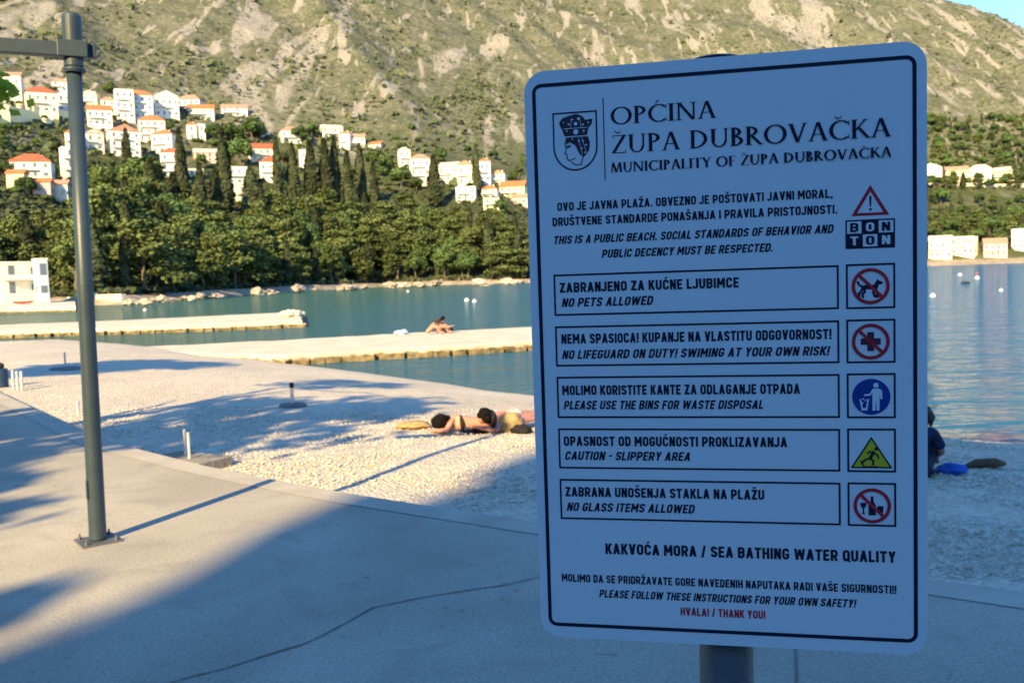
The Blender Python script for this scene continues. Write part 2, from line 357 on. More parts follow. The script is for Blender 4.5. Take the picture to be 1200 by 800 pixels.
def wobble(px_pts, z, step=4, amp=.012):
    P = [at(px, py, z) for px, py in px_pts]; out_ = []
    for a, b in zip(P[:-1], P[1:]):
        n = max(2, int((b - a).length / .03))
        for k in range(n):
            p = a.lerp(b, k / n); out_.append((p.x + amp * mnoise.noise(p * 5), p.y + amp * mnoise.noise(p * 5 + Vector((9, 0, 0)))))
    return out_
strip('ground_crack', wobble(((190, 803), (300, 772), (350, 757), (405, 730), (440, 712), (480, 702), (560, 690), (640, 675), (760, 655)), 0, amp=.02), -.008, .007, .0045, M_crack)
strip('ground_joint', wobble(((934, 800), (932, 760), (931, 700), (930, 668)), 0, amp=.004), -.006, .005, .0045, M_crack)

# beach
gx = np.arange(-46, 34, .22); gy = np.arange(2.5, 44, .22)
X, Y = np.meshgrid(gx, gy, indexing='ij'); P2 = np.stack([X, Y], -1)
e = poly_sd(P2, EDGE); w = -poly_sd(P2, WL)       # e>0 seaward of the promenade, w>0 on land
def beach_z(e, w):
    r = np.clip(e / np.maximum(e + np.maximum(w, 0), 1e-3), 0, 1)
    z = -.30 - 1.3 * r ** 2.3
    return np.where(w > 0, z, np.maximum(WATER + .13 * w, -5.2))
Z = beach_z(e, w)
nz = np.array([[mnoise.fractal(Vector((x * .8, y * .8, 0)), 1, 2, 4) for y in gy] for x in gx]); Z = Z + nz * .028
Z = np.where(e < 0, np.minimum(Z, -.36), Z)
me = grid_mesh('beach', np.stack([X, Y, Z], -1), keep=(e > -.6) & (w > -32))
tag(link('beach', me, None, M_beach, True), kind='structure')
def bz(x, y):
    p = np.array([[x, y]], float); return float(beach_z(poly_sd(p, EDGE), -poly_sd(p, WL))[0])
def at_beach(px, py):
    z = -.4
    for _ in range(30):
        p = at(px, py, z); z = .5 * z + .5 * bz(p.x, p.y)
    return at(px, py, z)

# pebbles lying loose near the promenade (nobody could count them)
n = 34000; pts = []
u = rng.uniform(-.62, .62, n * 3); dd = np.exp(rng.uniform(math.log(3.6), math.log(14.5), n * 3))
pp = np.stack([u * dd, dd], -1); ee = poly_sd(pp, EDGE); ww = -poly_sd(pp, WL)
ok = (ee > .02) & (ww > .25); pp, ee, ww = pp[ok][:n], ee[ok][:n], ww[ok][:n]; n = len(pp)
bmi = bmesh.new(); bmesh.ops.create_icosphere(bmi, subdivisions=1, radius=1); bmi.verts.ensure_lookup_table()
IV = np.array([v.co[:] for v in bmi.verts]); IF = np.array([[v.index for v in f.verts] for f in bmi.faces]); bmi.free()
sz = .005 + .010 * rng.random(n) ** 4 + .004 * rng.random(n); sz *= np.where(pp[:, 1] > 8, 1.25, 1)
V = IV[None] * (sz[:, None, None] * rng.uniform(.6, 1.35, (n, 1, 3)) * np.array([1, 1, .62]))
V = V * (1 + .18 * rng.normal(size=(n, 12, 1)))
zz = beach_z(ee, ww)
V += np.concatenate([pp, (zz + sz * .25)[:, None]], -1)[:, None]
me = raw_mesh('pebbles', V.reshape(-1, 3), (IF[None] + (np.arange(n) * 12)[:, None, None]).reshape(-1, 3))
o = tag(link('pebbles', me, None, M_peb, True), kind='stuff'); tag(o, 'loose pale pebbles covering the beach beside the promenade', 'pebbles')

# sea box (its volume absorbs light) and sea bed
bm = bmesh.new(); box(bm, (0, 2900, (WATER - 9) / 2), (9000, 6000, -9 - WATER)); bmesh.ops.recalc_face_normals(bm, faces=bm.faces)
tag(from_bm('sea', bm, None, M_sea), kind='structure')
bm = bmesh.new(); box(bm, (0, 2900, -5.3), (8900, 5900, .2)); tag(from_bm('sea_bed', bm, None, M_bed), kind='structure')

# mountainside: polar grid, distances grow outward
az = np.linspace(-.86, .86, 420); rr = np.concatenate([np.linspace(95, 560, 230), np.linspace(563, 1650, 190)])
A, R = np.meshgrid(az, rr, indexing='ij'); PX, PY = np.tan(A) * R, R
Z, d = hill(np.stack([PX, PY], -1))
amp = np.clip((d - 165) / 160, 0, 1)
nzv = np.zeros_like(Z)
for i in range(Z.shape[0]):
    for j in range(Z.shape[1]):
        if d[i, j] > 0:
            p = Vector((PX[i, j], PY[i, j], 0))
            a = mnoise.fractal(p * .02, .9, 2.1, 5) * .6
            if amp[i, j] > 0:
                q = Vector((PX[i, j] * .011 + .35 * PY[i, j] * .011, PY[i, j] * .0035, 1.7))
                rg = 1 - abs(mnoise.noise(q)) * 2
                a += amp[i, j] * (rg * 13 - 6 + 7 * mnoise.fractal(p * .012, 1, 2.1, 6) + 2.6 * mnoise.fractal(p * .07, .8, 2.1, 4))
            nzv[i, j] = a
Z2 = Z + nzv
me = grid_mesh('mountainside', np.stack([PX, PY, Z2], -1), keep=d > -40)
tag(link('mountainside', me, None, M_mtn, True), kind='structure')

# unseen wooded slope added behind the viewer to close off the low sky
aa2 = np.linspace(rad(84), rad(276), 90); r2 = np.concatenate([np.linspace(13, 30, 10), np.linspace(34, 95, 24)])
A2, R2 = np.meshgrid(aa2, r2, indexing='ij'); X2, Y2 = np.sin(A2) * R2, np.cos(A2) * R2
Zb = np.where(R2 < 18, -.25, .47 * (R2 - 18)) + np.array([[mnoise.fractal(Vector((x * .12, y * .12, 2)), 1, 2, 4) * min(1.2, max(0, (math.hypot(x, y) - 16) * .1)) for x, y in zip(ra, rb)] for ra, rb in zip(X2, Y2)])
M_wood = mat('unseen_wooded_slope', (.05, .065, .022), .95, .4, .6, .8, 3)
tag(link('unseen_wooded_slope', grid_mesh('unseen_wooded_slope', np.stack([X2, Y2, Zb], -1)), None, M_wood, True), kind='structure')

# scrub clumps on the mountain
n = 60000
aa = rng.uniform(-.62, .62, n); dr = rng.uniform(330, 1050, n); q = np.stack([np.tan(aa) * dr, dr], -1); zq, dq = hill(q)
C = []
for i in range(n):
    if dq[i] < 120: continue
    x, y = q[i]; v = mnoise.fractal(Vector((x * .016 + 5, y * .008, 3)), .8, 2, 4)
    if rng.random() < np.clip(.32 + .75 * v, 0.03, 1) * (1.0 if dq[i] < 320 else .55): C.append((x, y, dq[i]))
C = np.array(C); iz = []
fi = np.interp(np.arctan(C[:, 0] / C[:, 1]), az, np.arange(len(az))); fj = np.interp(C[:, 1], rr, np.arange(len(rr)))
cz = Z2[np.clip(np.round(fi).astype(int), 0, len(az) - 1), np.clip(np.round(fj).astype(int), 0, len(rr) - 1)]
k = 5
big = rng.uniform(.7, 1.9, len(C)) * np.where(rng.random(len(C)) < .08, 1.9, 1)
cc = np.repeat(np.stack([C[:, 0], C[:, 1], cz + big * .35], -1), k, 0); off = rng.normal(size=cc.shape) * np.repeat(big, k)[:, None] * np.array([.45, .45, .3])
me = leaf_mesh('scrub', cc + off, off + np.array([-.3, -.9, 1.0]) * .4 * np.repeat(big, k)[:, None], np.repeat(big, k) * rng.uniform(.7, 1.2, len(cc)))
o = tag(link('scrub', me, None, M_scrub), 'low green scrub dotted over the rocky mountainside', 'scrub', kind='stuff')

# ------------------------------------------------------------------ stone moles
def inflate_slab(name, outline, top, bot, m, label, cat, blocks=1.15):
    bm = bmesh.new(); P = []
    out_ = [Vector((p[0], p[1], 0)) for p in outline]
    for a, b in zip(out_, out_[1:] + out_[:1]):
        n = max(1, int((b - a).length / .55))
        for kk in range(n): P.append(a.lerp(b, kk / n))
    cen = sum(P, Vector()) / len(P)
    levels = [bot, WATER + .02, (WATER + top) / 2 + .03, top - .05, top]
    ins = [.10, .06, -.02, -.03, .05]
    rings = []
    for li, (z, s) in enumerate(zip(levels, ins)):
        r = []
        for p in P:
            dn = (p - cen).normalized(); j = mnoise.noise(Vector((p.x * 1.3, p.y * 1.3, z * 2))) * .10 * (li < 4)
            r.append(bm.verts.new(p - dn * (s + j) + Vector((0, 0, z + (.03 * mnoise.noise(p * .9) if li >= 3 else 0)))))
        rings.append(r)
    for i in range(len(rings) - 1):
        for kk in range(len(P)):
            bm.faces.new((rings[i][kk], rings[i][(kk + 1) % len(P)], rings[i + 1][(kk + 1) % len(P)], rings[i + 1][kk]))
    tf = bm.faces.new(rings[-1]); bmesh.ops.triangulate(bm, faces=[tf]); bmesh.ops.recalc_face_normals(bm, faces=bm.faces)
    root = empty(name, (0, 0, 0), 0, label, cat)
    from_bm('deck', bm, root, m)
    return root, P, cen
def toe_blocks(root, line, z, m, seed, n):
    # rough stone courses at the waterline, one part
    bm = bmesh.new(); line = [Vector((p[0], p[1], 0)) for p in line]
    tot = sum((b - a).length for a, b in zip(line[:-1], line[1:]))
    rr_ = random.Random(seed); s = 0.0
    while s < tot:
        w_ = rr_.uniform(.35, .8); acc = 0
        for a, b in zip(line[:-1], line[1:]):
            l = (b - a).length
            if s <= acc + l:
                p = a.lerp(b, (s - acc) / l); break
            acc += l
        g0 = len(bm.verts); box(bm, (0, 0, 0), (w_ * .93, .5, rr_.uniform(.26, .34)), Matrix.Translation((p.x, p.y + rr_.uniform(-.04, .06), z + rr_.uniform(-.03, .03))) @ Matrix.Rotation(math.atan2(b.y - a.y, b.x - a.x) + rr_.uniform(-.09, .09), 4, 'Z') @ Matrix.Rotation(rr_.uniform(-.06, .06), 4, 'Y'), .03)
        bm.verts.ensure_lookup_table()
        for v_ in bm.verts[g0:]: v_.co += Vector((mnoise.noise(v_.co * 3), mnoise.noise(v_.co * 3 + Vector((5, 0, 0))), mnoise.noise(v_.co * 3 + Vector((0, 7, 0))))) * .05
        s += w_
    from_bm('toe_stones', bm, root, m)
zt = -1.2
fr1 = [xy(px, py, WATER) for px, py in ((262, 426), (337, 428.5), (413, 423), (520, 417), (620, 410.5), (760, 401))]
bk1 = [xy(px, py, zt) for px, py in ((760, 375), (620, 383), (500, 389), (320, 399), (215, 404), (130, 408))]
root, P, cen = inflate_slab('stone_pier', fr1 + bk1, zt, -3.2, M_pier, 'long low pale stone pier running out from the pebble beach, two people on it', 'pier')
toe_blocks(root, fr1, WATER + .1, M_pier, 3, 1)
fr2 = [xy(px, py, WATER) for px, py in ((-60, 399), (0, 396.5), (70, 394), (150, 391.5), (250, 388), (354, 383.5))]
bk2 = [xy(px, py, -1.12) for px, py in ((353, 365), (250, 370), (135, 375.5), (15, 380), (-60, 383))]
root2, P, cen = inflate_slab('stone_pier', fr2 + bk2, -1.12, -3.4, M_pier, 'middle stone pier ending in a heap of rocks, its landward end in shade', 'pier')
toe_blocks(root2, fr2, WATER + .12, M_pier, 5, 1)
bm = bmesh.new()
pe = at(339, 371, -1.1)
for (dx, dy, s) in ((0, 0, .42), (.5, .2, .36), (-.45, .3, .34), (.2, .6, .4), (-.1, -.35, .28), (.75, .65, .3)):
    blob(bm, (pe.x + dx, pe.y + dy, -1.05 + s * .35), (s * 1.15, s, s * .8), 2, .45, None, s * 77)
from_bm('end_rocks', bm, root2, M_pier)
fr3 = [xy(px, py, WATER) for px, py in ((-40, 369), (8, 367), (50, 366), (89, 365))]
bk3 = [xy(px, py, -.7) for px, py in ((88, 352), (40, 353), (-40, 355))]
root3, P, cen = inflate_slab('stone_quay', fr3 + bk3, -.75, -3.4, M_pier, 'farthest small stone quay below the white shore house', 'quay')

# ------------------------------------------------------------------ sign
Wd, Hd = 0.52095, 0.80
a_c = Vector((0.9771559, 0.01786853, 0.21177125)); b_c = Vector((0.03342926, -0.99693027, -0.0707992)); t_c = Vector((0.01583492, 0.37188433, -1.27624747))
CR = Matrix(((rt.x, up.x, -fwd.x), (rt.y, up.y, -fwd.y), (rt.z, up.z, -fwd.z)))
a_w = (CR @ a_c).normalized(); b_w = CR @ b_c; b_w = (b_w - a_w * b_w.dot(a_w)).normalized(); TL = CR @ t_c + EYE
ux, uz = a_w, -b_w; uy = uz.cross(ux)
cen = TL + a_w * Wd / 2 + b_w * Hd           # bottom middle of the board
post_r = .038
foot_len = (cen.z) / uz.z
foot = cen - uz * foot_len + uy * (post_r + .012)
SM = Matrix(((ux.x, uy.x, uz.x, foot.x), (ux.y, uy.y, uz.y, foot.y), (ux.z, uy.z, uz.z, foot.z), (0, 0, 0, 1)))
sign = empty('information_sign'); sign.matrix_world = SM
tag(sign, 'large white beach rules notice board with navy lettering on a steel post', 'sign')
U0, V0, FY = -Wd / 2, foot_len + Hd, -(post_r + .012)      # local coords of the board's top-left
def rrect(x0, z0, x1, z1, r, n=8):
    o_ = []
    for cx, cz, a0 in ((x1 - r, z1 - r, 0), (x0 + r, z1 - r, 90), (x0 + r, z0 + r, 180), (x1 - r, z0 + r, 270)):
        for k in range(n + 1):
            a = rad(a0 + 90 * k / n); o_.append((cx + r * math.cos(a), cz + r * math.sin(a)))
    return o_
def prism(bm, outline, y0, y1):
    f0 = [bm.verts.new((x, y0, z)) for x, z in outline]; f1 = [bm.verts.new((x, y1, z)) for x, z in outline]
    bm.faces.new(f0); bm.faces.new(f1[::-1]); k = len(outline)
    for i in range(k): bm.faces.new((f0[i], f1[i], f1[(i + 1) % k], f0[(i + 1) % k]))
bm = bmesh.new(); prism(bm, rrect(U0, V0 - Hd, U0 + Wd, V0, .030), FY, FY + .0025)
bmesh.ops.recalc_face_normals(bm, faces=bm.faces)
board = from_bm('board', bm, sign, M_sign)
# folded rim behind the face
bm = bmesh.new(); o1 = rrect(U0 + .0005, V0 - Hd + .0005, U0 + Wd - .0005, V0 - .0005, .0295); i1 = rrect(U0 + .003, V0 - Hd + .003, U0 + Wd - .003, V0 - .003, .027)
for A_, y0 in ((o1, 0), (i1, 0)): pass
k = len(o1); ov = [[bm.verts.new((x, y, z)) for x, z in o] for o in (o1, i1) for y in (FY + .0027, FY + .016)]
for i in range(k):
    j = (i + 1) % k
    for p, q in ((0, 1), (1, 3), (3, 2), (2, 0)): bm.faces.new((ov[p][i], ov[p][j], ov[q][j], ov[q][i]))
bmesh.ops.recalc_face_normals(bm, faces=bm.faces); from_bm('rim', bm, sign, M_galv)

class Ink:
    """flat print on the board; u to the right, v down from the top-left corner, in metres"""
    def __init__(s, lift=.0004): s.bm = bmesh.new(); s.y = FY - lift
    def poly(s, pts, dy=0.0):
        s.y -= 3e-6
        vs = [s.bm.verts.new((U0 + u_, s.y - dy, V0 - v_)) for u_, v_ in pts]
        f_ = s.bm.faces.new(vs); f_.normal_update()
        if f_.normal.y > 0: f_.normal_flip()
        if len(vs) > 4: bmesh.ops.triangulate(s.bm, faces=[f_])
    def ringp(s, O, I):
        s.y -= 3e-6; k_ = len(O)
        o_ = [s.bm.verts.new((U0 + u_, s.y, V0 - v_)) for u_, v_ in O]; i_ = [s.bm.verts.new((U0 + u_, s.y, V0 - v_)) for u_, v_ in I]
        for a in range(k_):
            b = (a + 1) % k_; f_ = s.bm.faces.new((o_[a], o_[b], i_[b], i_[a])); f_.normal_update()
            if f_.normal.y > 0: f_.normal_flip()
    def stroke(s, pts, wd, ends=True):
        pts = [Vector(p) for p in pts]
        for a, b in zip(pts[:-1], pts[1:]):
            d = (b - a); d = d.normalized() if d.length else Vector((1, 0)); n_ = Vector((-d.y, d.x)) * wd / 2
            s.poly([a + n_, b + n_, b - n_, a - n_])
        for p in (pts if ends else pts[1:-1]): s.disc(p, wd / 2, 10)
    def disc(s, c_, r, n_=24, ry=None): s.poly([(c_[0] + r * math.cos(2 * math.pi * k_ / n_), c_[1] + (ry or r) * math.sin(2 * math.pi * k_ / n_)) for k_ in range(n_)])
    def annulus(s, c_, r0, r1, n_=40):
        f_ = lambda r: [(c_[0] + r * math.cos(2 * math.pi * k_ / n_), c_[1] + r * math.sin(2 * math.pi * k_ / n_)) for k_ in range(n_)]
        s.ringp(f_(r1), f_(r0))
    def done(s, name, m, parent=board): return from_bm(name, s.bm, parent, m)
def frame(u0, v0, u1, v1, wd, r, name='frame', m=M_ink):
    k_ = Ink(); k_.ringp(rrect(u0, v0, u1, v1, r, 6), rrect(u0 + wd, v0 + wd, u1 - wd, v1 - wd, max(r - wd, .0005), 6)); return k_.done(name, m)
frame(.0112, .0173, .5086, .7833, .0050, .0125, 'border_line')
def ribbon(pts, t, closed=False):
    P_ = [Vector(p) for p in pts]; n_ = len(P_); L_, R_ = [], []
    for k in range(n_):
        a = P_[(k - 1) % n_] if (closed or k > 0) else None; b = P_[(k + 1) % n_] if (closed or k < n_ - 1) else None
        d1 = (P_[k] - a).normalized() if a is not None else None; d2 = (b - P_[k]).normalized() if b is not None else None
        d = ((d1 or d2) + (d2 or d1)).normalized(); m = Vector((-d.y, d.x)); dd = (d1 or d2); c = max(.4, m.dot(Vector((-dd.y, dd.x))))
        L_.append(P_[k] + m * t / 2 / c); R_.append(P_[k] - m * t / 2 / c)
    return [[L_[k], L_[(k + 1) % n_], R_[(k + 1) % n_], R_[k]] for k in range(n_ if closed else n_ - 1)]
def arc_(cx, cy, r, a0, a1, n_=7): return [(cx + r * math.cos(rad(a0 + (a1 - a0) * k / n_)), cy + r * math.sin(rad(a0 + (a1 - a0) * k / n_))) for k in range(n_ + 1)]
def q_rect(x0, y0, x1, y1): return [[(x0, y0), (x1, y0), (x1, y1), (x0, y1)]]
def q_dg(x0, y0, x1, y1, wd): return [[(x0 - wd / 2, y0), (x0 + wd / 2, y0), (x1 + wd / 2, y1), (x1 - wd / 2, y1)]]
def sans(ch, t):
    b = {'Ć': 'C', 'Č': 'C', 'Ž': 'Z', 'Š': 'S'}.get(ch, ch); h = t / 2; w = .56; l, r, B_, T_ = h, w - h, h, 1 - h; Rr = (r - l) / 2; m = (l + r) / 2
    if b == ' ': return [], .20
    if b == 'O' or b == 'Q':
        g = ribbon(arc_(m, T_ - Rr, Rr, 0, 180, 12) + arc_(m, B_ + Rr, Rr, 180, 360, 12), t, True)
        if b == 'Q': g += q_dg(w * 1.02, -.06, w * .62, .26, t * .95)
    elif b == 'C': g = ribbon([(r, .66)] + arc_(m, T_ - Rr, Rr, 0, 180, 12) + arc_(m, B_ + Rr, Rr, 180, 360, 12) + [(r, .34)], t)
    elif b == 'G': g = ribbon([(r, .68)] + arc_(m, T_ - Rr, Rr, 0, 180, 12) + arc_(m, B_ + Rr, Rr, 180, 360, 12) + [(r, .54)], t) + q_rect(m - .02, .54 - t, r + h, .54)
    elif b == 'D': g = q_rect(0, 0, t, 1) + ribbon([(h, B_), (r - .2, B_)] + arc_(r - .2, B_ + .2, .2, -90, 0) + arc_(r - .2, T_ - .2, .2, 0, 90) + [(h, T_)], t)
    elif b in 'PR':
        y = .42; g = q_rect(0, 0, t, 1) + ribbon([(h, y), (r - .18, y)] + arc_(r - .18, y + .18, .18, -90, 0) + arc_(r - .18, T_ - .18, .18, 0, 90) + [(h, T_)], t)
        if b == 'R': g += q_dg(w - h * .9, 0, .30, .44, t * 1.05)
    elif b == 'B': g = q_rect(0, 0, t, 1) + ribbon([(h, .52), (r - .15, .52)] + arc_(r - .16, .52 + .16, .16, -90, 0) + arc_(r - .16, T_ - .16, .16, 0, 90) + [(h, T_)], t) + ribbon([(h, B_), (r - .18, B_)] + arc_(r - .18, B_ + .18, .18, -90, 0) + arc_(r - .18, .52 - .18, .18, 0, 90) + [(h, .52)], t)
    elif b == 'S': g = ribbon([(r, .72)] + arc_(m, T_ - Rr, Rr, 0, 180, 12) + arc_(l + .17, .70, .17, 180, 232, 4) + [(m, .5)] + arc_(r - .17, .30, .17, 52, 0, 4) + arc_(m, B_ + Rr, Rr, 0, -180, 12) + [(l, .28)], t)
    elif b == 'U': g = ribbon([(l, 1)] + arc_(m, B_ + Rr, Rr, 180, 360, 12) + [(r, 1)], t)
    elif b == 'J': w = .46; r = w - h; m = r - .17; g = ribbon([(r, 1)] + arc_(m, B_ + .17, .17, 0, -180, 10), t)
    elif b == 'I': g = q_rect(0, 0, t, 1); w = t
    elif b == 'L': g = q_rect(0, 0, t, 1) + q_rect(0, 0, .47, t); w = .48
    elif b == 'E': g = q_rect(0, 0, t, 1) + q_rect(0, 0, .48, t) + q_rect(0, 1 - t, .48, 1) + q_rect(0, .5 - h, .43, .5 + h); w = .49
    elif b == 'F': g = q_rect(0, 0, t, 1) + q_rect(0, 1 - t, .48, 1) + q_rect(0, .48 - h, .42, .48 + h); w = .48
    elif b == 'T': w = .54; g = q_rect(0, 1 - t, w, 1) + q_rect(w / 2 - h, 0, w / 2 + h, 1)
    elif b == 'H': g = q_rect(0, 0, t, 1) + q_rect(w - t, 0, w, 1) + q_rect(0, .5 - h, w, .5 + h)
    elif b == 'N': g = q_rect(0, 0, t, 1) + q_rect(w - t, 0, w, 1) + q_dg(h * 1.1, 1, w - h * 1.1, 0, t * 1.1)
    elif b == 'M': w = .72; g = q_rect(0, 0, t, 1) + q_rect(w - t, 0, w, 1) + q_dg(h * 1.1, 1, w / 2, .3, t * 1.05) + q_dg(w - h * 1.1, 1, w / 2, .3, t * 1.05)
    elif b == 'A': w = .62; g = q_dg(h * 1.1, 0, w / 2, 1, t * 1.1) + q_dg(w - h * 1.1, 0, w / 2, 1, t * 1.1) + q_rect(.15, .2, w - .15, .2 + t * .9)
    elif b == 'V': w = .60; g = q_dg(h * 1.1, 1, w / 2, 0, t * 1.1) + q_dg(w - h * 1.1, 1, w / 2, 0, t * 1.1)
    elif b == 'W': w = .88; g = q_dg(h, 1, w * .27, 0, t) + q_dg(w / 2, .95, w * .27, 0, t) + q_dg(w / 2, .95, w * .73, 0, t) + q_dg(w - h, 1, w * .73, 0, t)
    elif b == 'K': g = q_rect(0, 0, t, 1) + q_dg(t * .9, .36, w - h, 1, t * 1.15) + q_dg(.24, .58, w - h * .8, 0, t * 1.15)
    elif b == 'Y': w = .58; g = q_rect(w / 2 - h, 0, w / 2 + h, .46) + q_dg(h * 1.1, 1, w / 2, .4, t * 1.1) + q_dg(w - h * 1.1, 1, w / 2, .4, t * 1.1)
    elif b == 'Z': w = .53; g = q_rect(.01, 1 - t, w, 1) + q_rect(0, 0, w, t) + q_dg(h * 1.2, t * .5, w - h * 1.2, 1 - t * .5, t * 1.2)
    elif b == '!': w = t; g = q_rect(0, .28, t, 1) + q_rect(0, 0, t, t)
    elif b == '.': w = t; g = q_rect(0, 0, t, t)
    elif b == ',': w = t; g = q_rect(0, 0, t, t) + q_dg(h * .8, -.12, h * 1.2, .02, t * .8)
    elif b == '-': w = .34; g = q_rect(0, .42, w, .42 + t * .9)
    elif b == '/': w = .40; g = q_dg(h, -.05, w - h, 1.05, t)
    else: g = []; w = .3
    c = w / 2
    if ch in 'ČŽŠ': g = g + q_dg(c - .13, 1.27, c, 1.09, t * .8) + q_dg(c + .13, 1.27, c, 1.09, t * .8)
    if ch == 'Ć': g = g + q_dg(c - .03, 1.09, c + .09, 1.28, t * .9)
    return g, w
def textline(s, u0, u1, v, cap, m=M_ink, italic=False, bold=.18, lift=.0004):
    x = 0; pieces = []
    for ch in s:
        g, w_ = sans(ch, bold); pieces += [[(px + x + (.2 * py if italic else 0), py) for px, py in q_] for q_ in g]; x += w_ + .095
    k_ = Ink(lift); xs = [px for q_ in pieces for px, py in q_]; x0, x1 = min(xs), max(xs); f = (u1 - u0) / (x1 - x0)
    for n_, q_ in enumerate(pieces): k_.y = FY - lift - (n_ % 12) * 4e-6; k_.poly([(u0 + (px - x0) * f, v - py * cap) for px, py in q_])
    return k_.done('text_line', m)
for i, (s, u0, u1, v, cap) in enumerate([
    ('OVO JE JAVNA PLAŽA. OBVEZNO JE POŠTOVATI JAVNI MORAL,', 0.0419, 0.4058, 0.1923, 0.0116),
    ('DRUŠTVENE STANDARDE PONAŠANJA I PRAVILA PRISTOJNOSTI.', 0.0344, 0.4113, 0.2129, 0.0116),
    ('THIS IS A PUBLIC BEACH. SOCIAL STANDARDS OF BEHAVIOR AND', 0.0365, 0.4071, 0.2379, 0.0112),
    ('PUBLIC DECENCY MUST BE RESPECTED.', 0.1016, 0.3296, 0.2592, 0.0112),
    ('ZABRANJENO ZA KUĆNE LJUBIMCE', 0.0418, 0.2850, 0.3054, 0.0136), ('NO PETS ALLOWED', 0.0436, 0.1713, 0.3256, 0.0122),
    ('NEMA SPASIOCA! KUPANJE NA VLASTITU ODGOVORNOST!', 0.0420, 0.4028, 0.3771, 0.0136), ('NO LIFEGUARD ON DUTY! SWIMING AT YOUR OWN RISK!', 0.0421, 0.4015, 0.3985, 0.0122),
    ('MOLIMO KORISTITE KANTE ZA ODLAGANJE OTPADA', 0.0411, 0.3621, 0.4495, 0.0136), ('PLEASE USE THE BINS FOR WASTE DISPOSAL', 0.0422, 0.3144, 0.4698, 0.0122),
    ('OPASNOST OD MOGUĆNOSTI PROKLIZAVANJA', 0.0411, 0.3448, 0.5216, 0.0136), ('CAUTION - SLIPPERY AREA', 0.0422, 0.2158, 0.5416, 0.0122),
    ('ZABRANA UNOŠENJA STAKLA NA PLAŽU', 0.0412, 0.3140, 0.5940, 0.0136), ('NO GLASS ITEMS ALLOWED', 0.0423, 0.2215, 0.6149, 0.0122),
    ('KAKVOĆA MORA / SEA BATHING WATER QUALITY', 0.0961, 0.4813, 0.6756, 0.0153),
    ('MOLIMO DA SE PRIDRŽAVATE GORE NAVEDENIH NAPUTAKA RADI VAŠE SIGURNOSTI!!', 0.0324, 0.4820, 0.7176, 0.0112),
    ('PLEASE FOLLOW THESE INSTRUCTIONS FOR YOUR OWN SAFETY!', 0.0852, 0.4321, 0.7387, 0.0112),
    ('HVALA! / THANK YOU!', 0.1990, 0.3132, 0.7596, 0.0112)]):
    textline(s, u0, u1, v, cap, M_red if 'HVALA' in s else M_ink, i in (2, 3, 5, 7, 9, 11, 13, 16), .20 if cap > .0125 else .19)

# serif capitals of the heading, drawn stroke by stroke (cap height 1)
def ell(cx, cy, rx, ry, a0, a1, T, t_, n_=22):
    quads = []; A_ = [rad(a0 + (a1 - a0) * k_ / n_) for k_ in range(n_ + 1)]
    o_ = [(cx + rx * math.cos(a), cy + ry * math.sin(a)) for a in A_]; i_ = [(cx + (rx - T) * math.cos(a), cy + (ry - t_) * math.sin(a)) for a in A_]
    return [[o_[k_], o_[k_ + 1], i_[k_ + 1], i_[k_]] for k_ in range(n_)]
def rc(x0, y0, x1, y1): return [[(x0, y0), (x1, y0), (x1, y1), (x0, y1)]]
def dg_(x0, y0, x1, y1, wd): return [[(x0 - wd / 2, y0), (x0 + wd / 2, y0), (x1 + wd / 2, y1), (x1 - wd / 2, y1)]]
def serif(x, y, wd=.13): return rc(x - wd, y, x + wd, y + .038) if y < .5 else rc(x - wd, y - .038, x + wd, y)
def stem(x, wd): return rc(x - wd / 2, 0, x + wd / 2, 1) + serif(x, 0) + serif(x, 1)
